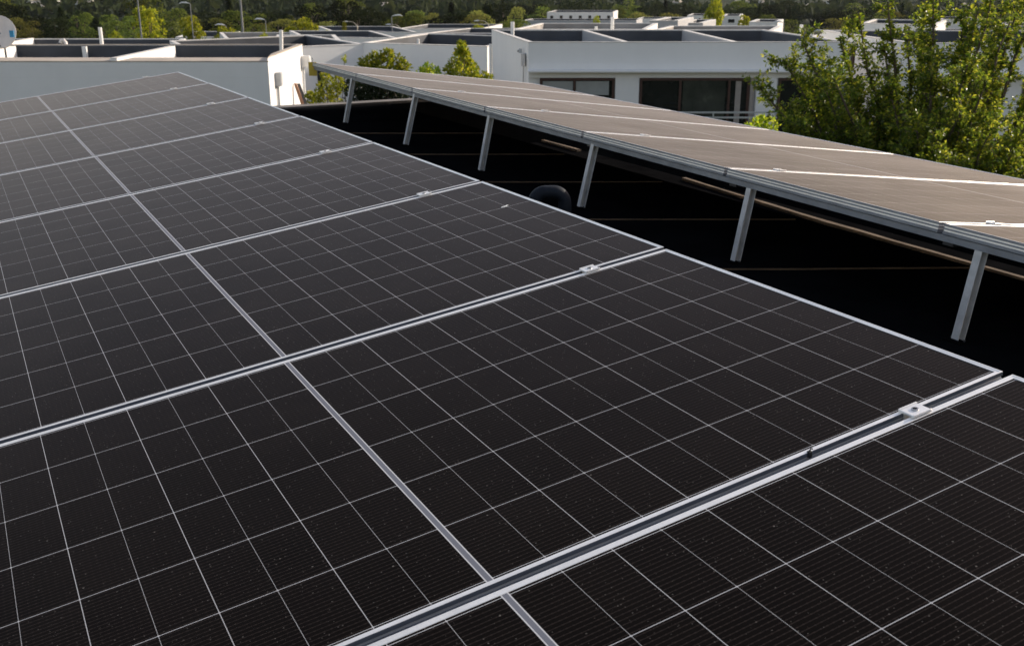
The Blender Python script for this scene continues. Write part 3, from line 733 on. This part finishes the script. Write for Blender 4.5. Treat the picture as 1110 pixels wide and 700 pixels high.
def far_building(pxl, pxr, pyt, pyb, Y, depth, label, wins=5, wall="white_warm", low=3.0, wz=None):
    a, b, c = at(pxl, pyt, Y), at(pxr, pyt, Y), at(pxl, pyb, Y)
    r, o, base = flat_house(label, [(a.x, Y), (b.x, Y), (b.x + 2, Y + depth), (a.x + 2, Y + depth)], a.z, a.z - .5, c.z - low, .35, .35, wall, "coping_light")
    h = a.z - (c.z - low); W = b.x - a.x
    if wins: win_row(r, [(-W / 2 - 1) + W * (i + .5) / wins for i in range(wins)], -depth / 2, h - (a.z - c.z) * .80, h - (a.z - c.z) * .25, W / wins * .45)
    return r
fb = far_building(593, 665, 13.5, 25, 205, 12, "long white building with many windows in front of the far trees", 7, low=5)
far_building(565, 690, 22.5, 30, 190, 8, "low grey-white wall of houses below the long white building", 0, "grey_wall", 5)
far_building(704, 735, 22.5, 33, 70, 6, "grey concrete block behind the wide white house", 0, "grey_wall", 3)
far_building(735, 762, 25.0, 33, 74, 6, "darker grey block right of the concrete one behind the wide house", 0, "grey_wall", 3)
far_building(745, 772, 17.0, 25, 170, 8, "white far house left of the tall yellow-green sapling", 3)
far_building(783, 803, 17.5, 28, 150, 8, "white far house right of the tall yellow-green sapling", 1)
pv = far_building(812, 843, 24.0, 36, 95, 6, "pavilion with pale slab roof and dark openings left of the street lamp", 3)
far_building(1022, 1064, 21.0, 31, 170, 10, "pale two-tone house behind the top of the leafy tree", 3)
far_building(990, 1010, 26, 33, 160, 8, "small grey house behind the leafy tree", 2, "grey_wall")
far_building(1095, 1125, 28, 36, 120, 8, "grey low house at the far right edge behind the tree", 2, "grey_wall")
far_building(690, 718, 20.5, 26, 200, 8, "thin white wall strip beside the round far trees", 0)

# vent pipes
def pipe_px(px, pyt, pyb, Y, rad, label, lean=0): 
    b, t = at(px, pyb, Y), at(px, pyt, Y); return vent_pipe(b.x, Y, b.z - .25, t.z - b.z + .25, rad, label, lean)
pipe_px(110.5, 30, 49, 38.2, .065, "tall white vent pipe on the left, in front of the second house row")
pipe_px(304.5, 33, 55, 31.0, .052, "white vent pipe by the top of the sunlit side wall", 3)
pipe_px(555.5, 24, 40, 36.0, .062, "white vent pipe at the left corner of the wide house's roof")
pipe_px(663.5, 19, 36, 38.0, .062, "white vent pipe behind the middle of the wide house's roof")
pipe_px(867.5, 27, 43, 37.5, .060, "white vent pipe left of the leafy tree top")
pipe_px(453.5, 42.5, 52, 42.0, .052, "short white vent pipe above the long grey wall")
pipe_px(347.5, 40, 48, 44.0, .055, "short white vent pipe above the grey wing")
pipe_px(331, 38, 45, 47.0, .055, "short white vent pipe beside the dark green tree")
pipe_px(646, 29, 36, 38.5, .05, "stubby vent pipe left of the tall one on the wide house")
pipe_px(880, 36, 40, 50.0, .08, "stubby pale vent behind the wide house's right end")
# bent hood vent on the left house roof
hv = tag(empty("hooded_vent", at(69, 50, 38.0)), "dark bent hood vent on the left rooftops", "vent pipe")
m = MB(); m.tube([(.10, 0, -.3), (.08, 0, .12), (.02, 0, .20), (-.06, 0, .18), (-.10, 0, .10)], .065, 10); m.build("pipe", M["dish"], hv)
m = MB(); m.tube([(-.10, 0, .10), (-.13, 0, .04)], [.075, .09], 10); m.build("hood", M["darkmetal"], hv)

# satellite dish
sdsh = tag(empty("satellite_dish", at(4, 51, 30.2)), "grey satellite dish with a blue sticker at the left edge above the roofs", "satellite dish")
dz = at(2, 35, 30.2).z - sdsh.location.z; dx_ = at(-1, 35, 30.2).x - sdsh.location.x
m = MB(); rings, seg, rad = 7, 28, .44
axd = Vector((.25, -.93, .28)).normalized(); e1 = axd.orthogonal().normalized(); e1 = Vector((0, 0, 1)) - axd * axd.z; e1.normalize(); e2 = axd.cross(e1)
cen = Vector((dx_, 0, dz)); vs = []
for side, off in ((0, 0), (1, -.018)):
    vs.append(cen + axd * (-.07 + off))
    for i in range(1, rings + 1):
        r_ = rad * i / rings
        for s in range(seg):
            a = 2 * math.pi * s / seg
            vs.append(cen + axd * (-.07 * (1 - (i / rings) ** 2) + off) + e1 * (r_ * 1.05 * math.cos(a)) + e2 * (r_ * math.sin(a)))
n1 = 1 + rings * seg; fs = []
for b0, flip in ((0, False), (n1, True)):
    for s in range(seg):
        q = (b0, b0 + 1 + s, b0 + 1 + (s + 1) % seg); fs.append(q[::-1] if flip else q)
        for i in range(rings - 1):
            q = (b0 + 1 + i * seg + s, b0 + 1 + (i + 1) * seg + s, b0 + 1 + (i + 1) * seg + (s + 1) % seg, b0 + 1 + i * seg + (s + 1) % seg); fs.append(q[::-1] if flip else q)
for s in range(seg):
    a = 1 + (rings - 1) * seg; fs.append((a + s, n1 + a + s, n1 + a + (s + 1) % seg, a + (s + 1) % seg))
m.add(vs, fs, 0, True); m.build("reflector", M["dish"], sdsh)
m = MB(); m.tube([cen + e1 * -.40, cen + axd * .22 + e1 * -.34, cen + axd * .46 + e1 * -.05], .014, 8); m.build("feed_arm", M["darkmetal"], sdsh)
m = MB(); m.tube([cen + axd * .50 + e1 * -.03, cen + axd * .38 + e1 * .0], [.045, .03], 10); m.build("receiver_head", M["dish"], sdsh)
m = MB(); m.tube([(0, .06, -.7), (0, .06, .0), (dx_ * .5, .06, .16), cen - axd * .09], .028, 8); m.build("mast", M["darkmetal"], sdsh)
pc = cen + e2 * .0
st = MB(); bp = Vector((at(12.8, 37, 30.1).x - sdsh.location.x, -.10, at(12.8, 37, 30.1).z - sdsh.location.z))
st.cbox(bp.x - .06, bp.x + .06, bp.y - .02, bp.y + .02, bp.z - .09, bp.z + .09, .004); st.build("sticker_plate", M["blue"], sdsh)

# ------------------------------------------------------------------ lamps and poles in the distance
def street_lamp(px, pyt, pyb, Y, side, kind, label):
    b = at(px, pyb, Y); t = at(px, pyt, Y); base = min(terrain(b.x, Y), b.z - 3); h = t.z - base
    r = tag(empty("street_lamp", (b.x, Y, base)), label, "street lamp", "street lamps among the far roofs")
    sc_ = Y / 100.0
    m = MB()
    if kind == "curve": m.tube([(0, 0, 0), (0, 0, h * .8), (-.05 * side, 0, h * .93), (side * .35 * sc_, 0, h), (side * .8 * sc_, 0, h * 1.005)], [.03 * sc_ + .01] * 3 + [.025 * sc_] * 2, 8); m.build("pole", M["pole_pale"], r)
    else: m.tube([(0, 0, 0), (0, 0, h)], .028 * sc_ + .01, 8); m.build("pole", M["pole_grey"], r)
    m = MB()
    s = sc_
    if kind == "curve": m.tube([(side * .8 * s, 0, h * 1.005), (side * 1.0 * s, 0, h * 1.007), (side * 1.3 * s, 0, h)], [.03 * s, .055 * s, .02 * s], 8)
    else: m.tube([(side * .05 * s, 0, h + .02), (side * .35 * s, 0, h + .10 * s), (side * .75 * s, 0, h + .12 * s), (side * 1.0 * s, 0, h + .03 * s)], [.02 * s, .06 * s, .065 * s, .02 * s], 8)
    m.build("lamp_head", M["lamp"], r)
    return r
street_lamp(208, 4.5, 25, 60, -1, "flat", "street lamp with white flat head before the dark trees, upper left")
street_lamp(425.5, 18, 45, 85, 1, "flat", "street lamp with a small white head above the central roofs")
street_lamp(387.5, 24, 43, 80, -1, "curve", "pale curved street lamp beside the small cypress")
street_lamp(433.5, 27, 36, 90, -1, "curve", "pale curved street lamp right of the white-headed one, centre")
street_lamp(529, 23, 36, 90, -1, "curve", "pale curved street lamp left of the wide white house")
street_lamp(849, 25, 38, 90, -1, "flat", "street lamp with white head right of the pavilion")
street_lamp(894, 34.5, 40, 90, -1, "flat", "low white street lamp just left of the leafy tree")
street_lamp(289, 22, 40, 85, -1, "flat", "small white street lamp above the left house's vent pipe")
street_lamp(246, 28, 42, 85, -1, "flat", "small white street lamp among the yellow-green bushes, left")
def pole(px, pyt, pyb, Y, rad, label):
    b = at(px, pyb, Y); t = at(px, pyt, Y); base = terrain(b.x, Y)
    r = tag(empty("utility_pole", (b.x, Y, base)), label, "pole")
    m = MB(); m.tube([(0, 0, 0), (0, 0, t.z - base)], [rad * 1.2, rad * .8], 8); m.build("shaft", M["pole_grey"], r)
    m = MB(); m.cbox(-.8, .8, -.06, .06, t.z - base - .5, t.z - base - .35, .01); m.build("crossarm", M["pole_grey"], r)
pole(153.5, -14, 42, 70, .055, "slender grey pole in front of the large bush, upper left")
pole(264, -16, 45, 75, .075, "dark pole before the trees left of the white vent pipe")

# ------------------------------------------------------------------ vegetation
def leaf(m, p, d, up, L, W):
    """one folded leaf as two triangles sharing the midrib"""
    d = d.normalized(); s = d.cross(up)
    s = s.normalized() if s.length > 1e-4 else d.orthogonal().normalized()
    n = s.cross(d)
    a = p; b = p + d * L * .45 + s * W * .5 + n * W * .18; c = p + d * L; e = p + d * L * .45 - s * W * .5 + n * W * .18
    k = len(m.v); m.v += [tuple(a), tuple(b), tuple(c), tuple(e)]
    m.f += [(k, k + 1, k + 2), (k, k + 2, k + 3)]; m.mi += [0, 0]; m.smooth += [False, False]
def rvec(rg):
    while True:
        v = Vector((rg.uniform(-1, 1), rg.uniform(-1, 1), rg.uniform(-1, 1)))
        if .05 < v.length < 1: return v.normalized()
def clumps(m, rg, blobs, per, L, W):
    for c, r in blobs:
        for _ in range(per):
            v = rvec(rg); rr_ = r * (rg.random() ** .45)
            p = c + v * rr_
            leaf(m, p, (v + rvec(rg) * .9 + Vector((0, 0, .2))), rvec(rg), L * rg.uniform(.7, 1.3), W * rg.uniform(.7, 1.3))

def broadleaf(seed, mat, per=70, blobn=26, L=.045, squash=1.0, top=1.0, spread=.5):
    """unit tree: crown about 1 high, on a trunk; z from 0 to 1"""
    rg = random.Random(seed); blobs = []
    for i in range(blobn):
        z = rg.uniform(.20, .90); prof = math.sin(math.pi * min(1, max(0, (z - .10) / .96))) ** .6
        a = i * 2.4 + rg.uniform(-.5, .5); rad = spread * prof * rg.uniform(.35, 1.0) * .80
        blobs.append((Vector((math.cos(a) * rad, math.sin(a) * rad, z)), rg.uniform(.07, .16)))
    m = MB()
    for c, r in blobs:                                         # each limb carries a dome of leaves, thin below
        for _ in range(int(per * (r / .11) ** 2)):
            v = rvec(rg)
            if v.z < -.3 and rg.random() < .6: v.z = -v.z
            p = c + Vector((v.x, v.y, v.z * .8)) * r * rg.uniform(.72, 1.06)
            leaf(m, p, (v + rvec(rg) * .8 + Vector((0, 0, .2))), v + rvec(rg) * .5, L * rg.uniform(.7, 1.3), L * .8 * rg.uniform(.7, 1.3))
    t = MB(); t.tube([(0, 0, -.05), (.01, 0, .25), (.0, .01, .5), (.01, 0, .8)], [.03, .022, .015, .006], 7)
    for c, r in blobs[:9]:
        t.tube([(0, 0, c.z * .45), tuple(Vector((c.x * .5, c.y * .5, c.z * .8))), tuple(c)], [.012, .008, .003], 5)
    return m, t
def conifer(seed, per=110, L=.045, spread=.22):
    rg = random.Random(seed); m = MB(); blobs = []
    n = 44
    for i in range(n):
        z = .10 + .88 * i / n; rad = spread * (1 - (i / n)) ** .85 * rg.uniform(.55, 1.05)
        a = i * 2.4 + rg.uniform(-.4, .4)
        for q in (.45, 1.0): blobs.append((Vector((math.cos(a) * rad * q, math.sin(a) * rad * q, z - .05 * q * rad / spread)), .03 + .028 * (1 - i / n)))
    clumps(m, rg, blobs, per // 3, L, L * .5)
    t = MB(); t.tube([(0, 0, -.05), (0, 0, .5), (0, 0, .97)], [.022, .014, .003], 7)
    for c, r in blobs[1:40:4]: t.tube([(0, 0, c.z + .03), tuple(c)], [.006, .002], 4)
    return m, t
def proto_tree(name, gen, mat):
    r = empty(name); r.hide_render = False
    m, t = gen
    t.build("trunk", M["bark"], r); m.build("crown", mat, r)
    return r
protos = {}
for i, (mt_, seed) in enumerate((("leaf_mid", 11), ("leaf_mid", 12), ("leaf_dark", 13), ("leaf_olive", 14), ("leaf_dark", 15))):
    protos["b%d" % i] = proto_tree("broadleaf_tree", broadleaf(seed, None, spread=.46 + .05 * (i % 3)), M[mt_])
protos["c0"] = proto_tree("conifer_tree", conifer(21, spread=.20), M["leaf_dark"])
protos["c1"] = proto_tree("conifer_tree", conifer(22, spread=.25), M["leaf_dark"])
protos["y0"] = proto_tree("yellow_green_bush", broadleaf(31, None, spread=.5, L=.055), M["leaf_yellow"])
protos["y1"] = proto_tree("yellow_green_bush", broadleaf(32, None, spread=.34, L=.055), M["leaf_yellow"])
protos["p0"] = proto_tree("columnar_tree", broadleaf(33, None, spread=.20, blobn=34, L=.045), M["leaf_yellow"])
used = {}
LABELS = {"b0": "mid green broadleaf tree in the belt behind the rooftops", "b1": "loose green broadleaf tree in the belt behind the rooftops", "b2": "dark green dense tree in the belt behind the rooftops",
          "b3": "olive-toned tree in the belt behind the rooftops", "b4": "almost black dense tree in the belt behind the rooftops", "c0": "slim dark conifer in the belt behind the rooftops", "c1": "broad dark conifer in the belt behind the rooftops"}
def plant(key, x, y, zb, h, wid, rot, label=None, cat="tree", group=None):
    src = protos[key]
    if key in used: o = copy_tree(src)
    else: o = src; used[key] = 1
    o.location = (x, y, zb); o.scale = (wid, wid, h); o.rotation_euler = (0, 0, rot)
    return tag(o, label or LABELS[key], cat, group or "trees of the far belt")
rg = random.Random(77)
def plant_px(key, px, pyt, Y, wpx, label=None, cat="tree", group=None, zb=None):
    """tree whose top shows at (px, pyt) at distance Y, wpx wide"""
    t = at(px, pyt, Y); zb = terrain(t.x, Y) if zb is None else zb
    h = t.z - zb; wid = wpx / 1131.87 * Y * 1.05
    return plant(key, t.x, Y, zb - .1, h * 1.02, wid / (.8 if key[0] != "c" else .46), rg.uniform(0, 6.28), label, cat, group)
# dense belt on the left
for row, (Y0, top0, top1, n) in enumerate(((135, 12, 26, 22), (165, 1, 14, 22), (200, -8, 6, 20))):
    for i in range(n):
        px = -30 + (600 / n) * (i + rg.uniform(.1, .9))
        key = rg.choice(["b0", "b1", "b2", "b2", "b3", "b4", "b4", "c0", "c1"] if row else ["b0", "b1", "b2", "b3", "b3", "b2"])
        wpx = rg.uniform(26, 46) if key[0] == "b" else rg.uniform(14, 24)
        tp = rg.uniform(top0, top1)
        if tp < 13 and any(a - wpx * .4 < px < b + wpx * .4 for a, b in ((30, 50), (84, 106), (213, 232), (294, 322), (410, 420), (440, 475))): tp = rg.uniform(13, 20)
        plant_px(key, px, tp, Y0 * rg.uniform(.94, 1.06), wpx)
# looser belt on the right
for row, (Y0, top0, top1, n, lo, hi) in enumerate(((225, 13, 24, 16, 560, 1140), (265, 5, 16, 20, 550, 1150), (320, -2, 10, 20, 540, 1160))):
    for i in range(n):
        px = lo + ((hi - lo) / n) * (i + rg.uniform(.1, .9))
        key = rg.choice(["b0", "b1", "b2", "b3", "b2", "b4", "c0", "c1"] if row else ["b0", "b1", "b2", "b3"])
        wpx = rg.uniform(22, 44) if key[0] == "b" else rg.uniform(10, 18)
        if row == 0 and 590 < px < 670: continue
        plant_px(key, px, rg.uniform(top0, top1), Y0 * rg.uniform(.95, 1.05), wpx)
# individual lit bushes and saplings among the roofs
for key, px, pyt, Y, wp, lab, cat in (
    ("y0", 160, 8, 78, 34, "large yellow-green bush behind the slender grey pole, upper left", "bush"),
    ("y1", 207, 15, 70, 26, "bright yellow-green sapling below the white lamp head, upper left", "tree"),
    ("y0", 246, 29, 72, 26, "low yellow-green bush behind the left house's dark parapet", "bush"),
    ("y0", 286, 36, 66, 16, "small bright yellow bush left of the white vent pipe", "bush"),
    ("y0", 124, 33, 90, 12, "tiny yellow-green bush right of the tall white vent pipe", "bush"),
    ("y0", 327, 20, 75, 34, "dark green bush with sunlit right side above the grey wing", "bush"),
    ("p0", 373, 24, 72, 9, "small yellow-green cypress beside the curved lamp", "tree"),
    ("y0", 357, 33, 78, 20, "low ochre bush left of the small cypress", "bush"),
    ("y1", 775, -6, 120, 22, "tall yellow-green sapling between the two white far houses", "tree"),
    ("y1", 806, 15, 115, 14, "small yellow-green sapling right of the taller one", "tree"),
    ("y0", 764, 19, 125, 12, "small green bush left of the tall sapling", "bush"),
    ("y1", 647, 16, 150, 9, "little green tree in front of the long white building", "tree"),
    ("y0", 520, 27, 100, 16, "low yellow-green shrub right below the dark trees near the wide house", "bush")):
    plant_px(key, px, pyt, Y, wp, lab, cat, "sunlit bushes among the roofs")

# hillside: houses far up the slope and its tree cover
def hill_y(px, py):
    Y = 420.0
    while Y < 4000:
        p = at(px, py, Y)
        if terrain(p.x, Y) > p.z: return Y
        Y += 6
    return None
hs = random.Random(9)
for px, py in ((38, 3), (46, 8), (60, 2), (86, 5), (94, 9), (103, 4), (143, 1), (218, 1), (228, 2), (299, 2), (317, 2), (391, 3), (416, 8), (441, 2), (463, 4), (470, 2), (735, 4), (803, 3), (812, 4), (823, 4), (876, 9), (882, 12), (894, 3), (903, 4), (917, 5), (924, 7), (1041, 9), (1062, 2)):
    Y = hill_y(px, py)
    if not Y: continue
    p = at(px, py, Y); wpx = hs.uniform(5, 11); s = Y / 1131.87
    W, Hh, D = wpx * s, hs.uniform(2.4, 4.2) * s, 8
    r = empty("hillside_house", (p.x, Y, p.z - Hh * .5)); r.rotation_euler = (0, 0, R(hs.uniform(-35, 20)))
    tag(r, "tiny pale house on the distant dark hillside", "house", "houses on the distant hillside")
    m = MB(); m.box(-W / 2, W / 2, -D / 2, D / 2, -6, Hh); m.build("wall", M["white"], r)
    m = MB(); m.add([(-W / 2 - .4, -D / 2 - .4, Hh + .05), (W / 2 + .4, -D / 2 - .4, Hh + .05), (W / 2 + .4, D / 2 + .4, Hh + .05), (-W / 2 - .4, D / 2 + .4, Hh + .05), (-W / 2, 0, Hh + 1.6), (W / 2, 0, Hh + 1.6)],
          [(0, 1, 5, 4), (2, 3, 4, 5), (1, 2, 5), (3, 0, 4), (3, 2, 1, 0)]); m.build("roof", M["coping"], r)
m = MB(); hs = random.Random(19)
for _ in range(5200):
    y = 400 + 1500 * hs.random() ** 1.6; x = hs.uniform(-.62, .62) * y
    z = terrain(x, y); sz = hs.uniform(2.5, 5.5)
    for _k in range(5):
        v = rvec(hs); v.z = abs(v.z)
        leaf(m, Vector((x, y, z + sz * .3)) + v * sz * .5, v + rvec(hs), rvec(hs), sz * .9, sz * .8)
tag(m.build("hillside_wood", M["leaf_dark"]), "dark wood covering the distant hillside", "woodland", None, "stuff")

# shrubs close behind the roof edge
def shrub(name, label, blobs_px, Y, mat, per, L, dep=.5, cat="shrub", stems=4):
    rg_ = random.Random(int(Y * 100) + len(blobs_px)); blobs = []
    for px, py, rpx in blobs_px:
        s = Y / 1131.87 / .97
        p = at(px, py, Y + rg_.uniform(-dep, dep)); blobs.append((p, rpx * s))
    cx = sum(b[0].x for b in blobs) / len(blobs)
    r = tag(empty(name, (cx, Y, 0)), label, cat)
    o = Vector((cx, Y, 0)); bl = [(b - o, q) for b, q in blobs]
    m = MB(); clumps(m, rg_, bl, per, L, L * .6); m.build("foliage", M[mat], r)
    m = MB()
    for b, q in bl: m.tube([(rg_.uniform(-.08, .08), rg_.uniform(-.08, .08), 0), (b.x * .55, b.y * .5, b.z * .6), tuple(b)], [.025, .016, .005], 6)
    m.build("stems", M["bark"], r)
    return r
shrub("round_shrub", "bright green round shrub standing before the long grey wall", [(398, 70, 8), (408, 64, 7), (420, 60, 6), (430, 68, 8), (437, 73, 7), (416, 70, 9), (405, 76, 9), (427, 78, 9), (395, 76, 7), (415, 82, 10), (402, 86, 9), (432, 85, 9), (421, 92, 10)], 24.5, "leaf_bush", 150, .085)
shrub("flowering_shrub", "loose yellow-green shrub under the far corner of the right array", [(353, 84, 5), (358, 92, 6), (350, 96, 7), (362, 98, 6), (367, 88, 5), (355, 104, 8), (345, 104, 6), (367, 80, 4), (364, 108, 7), (372, 94, 4), (350, 112, 8), (336, 104, 4), (338, 112, 5)], 22.5, "leaf_yellow", 85, .075)
shrub("small_sapling", "single thin leafy shoot above the far array corner", [(373, 63, 2.2), (373, 67, 1.8)], 23.5, "leaf_bush", 14, .07)
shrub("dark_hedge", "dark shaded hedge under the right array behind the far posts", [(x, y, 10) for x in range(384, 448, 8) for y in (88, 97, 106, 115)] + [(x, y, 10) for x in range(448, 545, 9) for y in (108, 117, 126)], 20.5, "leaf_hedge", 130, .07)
cone = [(500, 49, 3.0), (499, 55, 4.5), (503, 57, 4), (497, 62, 6), (505, 64, 6), (493, 70, 7), (503, 71, 8), (511, 73, 6), (489, 77, 7), (499, 79, 9), (511, 80, 7), (488, 84, 8), (502, 88, 10), (514, 86, 7), (495, 95, 10), (508, 98, 10)]
shrub("cone_tree", "bright yellow-green cone-shaped small tree behind the right array's edge", cone, 24.0, "leaf_bush", 110, .085, .35, "tree")
shrub("low_shrub", "small rounded shrub top left of the cone-shaped tree", [(463, 77, 7), (471, 78, 6), (457, 81, 6), (465, 84, 8)], 23.5, "leaf_bush", 110, .075)
shrub("low_shrub", "little yellow-green shrub at the foot right of the cone-shaped tree", [(525, 83, 4), (530, 85, 3.5), (521, 86, 4), (516, 82, 2.5)], 24.2, "leaf_yellow", 80, .07)
shrub("low_shrub", "leafy low shrub before the white pillar, left of the leafy tree", [(818, 135, 6), (826, 132, 6), (836, 136, 8), (812, 140, 5), (830, 143, 8)], 17.0, "leaf_bush", 120, .06)

# the large leafy tree on the right
def big_tree():
    rg_ = random.Random(2024); Y0 = 13.0
    base = Vector((5.35, Y0 + .2, 0.0))
    r = tag(empty("leafy_tree", base), "large yellow-green leafy tree on the right, upright shoots rising to the top edge", "tree")
    wood, fol = MB(), MB()
    def curve(a, b, n, wob, sag=0.0):
        pts = []
        for i in range(n + 1):
            t = i / n; p = a.lerp(b, t); p += rvec(rg_) * wob * math.sin(math.pi * t); p.z += sag * math.sin(math.pi * t); pts.append(p)
        return pts
    fork = base + Vector((0, 0, 1.25))
    wood.tube([p - base for p in curve(base - Vector((0, 0, .1)), fork, 5, .04)], [.12, .11, .105, .1, .1, .1], 10)
    targets = []
    def T(px, py, dy, k=1.0): targets.append((at(px, py, Y0 + dy), k))
    # upright leaders
    for px, py, dy in ((931, 14, .1), (962, 2, -.2), (1012, -12, .2), (1046, 20, .5), (1076, -8, -.1), (1105, 6, .4), (985, 30, .5), (1130, -4, 0), (1095, 24, -.5), (910, 42, .4), (1160, 20, .3), (1000, 14, .7), (1060, 12, .2), (1088, 6, .8), (958, 48, -.2)): T(px, py, dy, 1.1)
    # left spreading limbs
    for px, py, dy in ((872, 50, -.2), (850, 66, .2), (824, 96, -.1), (846, 112, .3), (858, 132, -.3), (888, 74, .5), (896, 100, -.6), (880, 150, .2), (905, 165, -.4), (868, 90, .8)): T(px, py, dy)
    # crown body
    for _ in range(50):
        a = rg_.uniform(0, 6.28); q = rg_.random() ** .5
        px = 1015 + 150 * q * math.cos(a); py = 118 + 76 * q * math.sin(a)
        T(px, py, rg_.uniform(-1.35, 1.35))
    # lower right, nearer
    for px, py, dy in ((985, 168, -1.3), (1010, 160, -1.6), (1040, 172, -1.5), (1070, 150, -1.7), (1098, 165, -1.4), (1120, 190, -1.6), (1060, 195, -1.3), (1000, 190, -1.2), (1090, 200, -1.5), (1030, 215, -1.2), (1115, 130, -1.3), (960, 185, -.8), (930, 180, -.5), (950, 200, -.8)): T(px, py, dy)
    def leaves_on(pts, dens, L):
        for i in range(len(pts) - 1):
            a, b = pts[i], pts[i + 1]; d = (b - a); n = max(1, int(d.length * dens + rg_.random()))
            for _ in range(n):
                p = a.lerp(b, rg_.random()); out = rvec(rg_); out -= d.normalized() * out.dot(d.normalized()) * .6
                dirn = out + d.normalized() * .55 + Vector((0, 0, -.12))
                leaf(fol, p - base + out * .012, dirn, Vector((0, 0, 1)) + rvec(rg_) * .9, L * rg_.uniform(.65, 1.25), L * rg_.uniform(.52, .78))
    for tgt, k in targets:
        mid = Vector((base.x + (tgt.x - base.x) * .45, base.y + (tgt.y - base.y) * .45, fork.z + (tgt.z - fork.z) * .38 - .05))
        st = fork + Vector((0, 0, rg_.uniform(-.25, .15)))
        pts = curve(st, mid, 4, .06)[:-1] + curve(mid, tgt, 6, .05)
        nn = len(pts); wood.tube([p - base for p in pts], [.045 * (1 - .9 * i / (nn - 1)) + .004 for i in range(nn)], 6)
        leaves_on(pts[-6:], 150 * k, .055)
        # side twigs on the outer part
        for j in range(20 if k > 1 else 20):
            t = rg_.uniform(.30, 1.0); idx = min(nn - 2, int(t * (nn - 1))); p = pts[idx].lerp(pts[idx + 1], rg_.random())
            d = (pts[idx + 1] - pts[idx]).normalized(); side = rvec(rg_); dirn = (side + d * .7 + Vector((0, 0, .25))).normalized()
            ln = rg_.uniform(.16, .46) * (1.12 - .62 * t) * (1.0 if k > 1 else 1.15)
            tw = curve(p, p + dirn * ln, 4, .02, -.01)
            wood.tube([q - base for q in tw], [.006, .005, .004, .003, .002], 4)
            leaves_on(tw, 105, .050)
            for q in range(3):
                p2 = tw[rg_.randint(1, 4)]; d2 = (rvec(rg_) + dirn * .8 + Vector((0, 0, .15))).normalized()
                tw2 = curve(p2, p2 + d2 * rg_.uniform(.08, .24), 3, .015)
                wood.tube([z - base for z in tw2], [.003, .0025, .002, .0015], 3)
                leaves_on(tw2, 115, .048)
    wood.build("trunk", M["bark"], r); fol.build("foliage", M["leaf_tree"], r)
    return len(fol.v) // 4
big_tree()

# ------------------------------------------------------------------ air
HAZE = 0.00004
if HAZE:
    k = NT("haze_air"); k.t.nodes.remove(k.p)
    pv_ = k.n("ShaderNodeVolumePrincipled"); pv_.inputs["Color"].default_value = (0.80, 0.88, 1.0, 1); pv_.inputs["Density"].default_value = HAZE; pv_.inputs["Anisotropy"].default_value = 0.2
    k.l(pv_.outputs[0], k.out.inputs["Volume"])
    zs = [v[2] for v in g.v]
    mb = MB(); mb.box(-7600, 7600, -900, 7600, min(zs) - 1, max(zs) + 12); tag(mb.build("haze", k.m), "thin blue air between the rooftops and the far hillside", "haze", None, "stuff")
print("objects", len(bpy.data.objects))
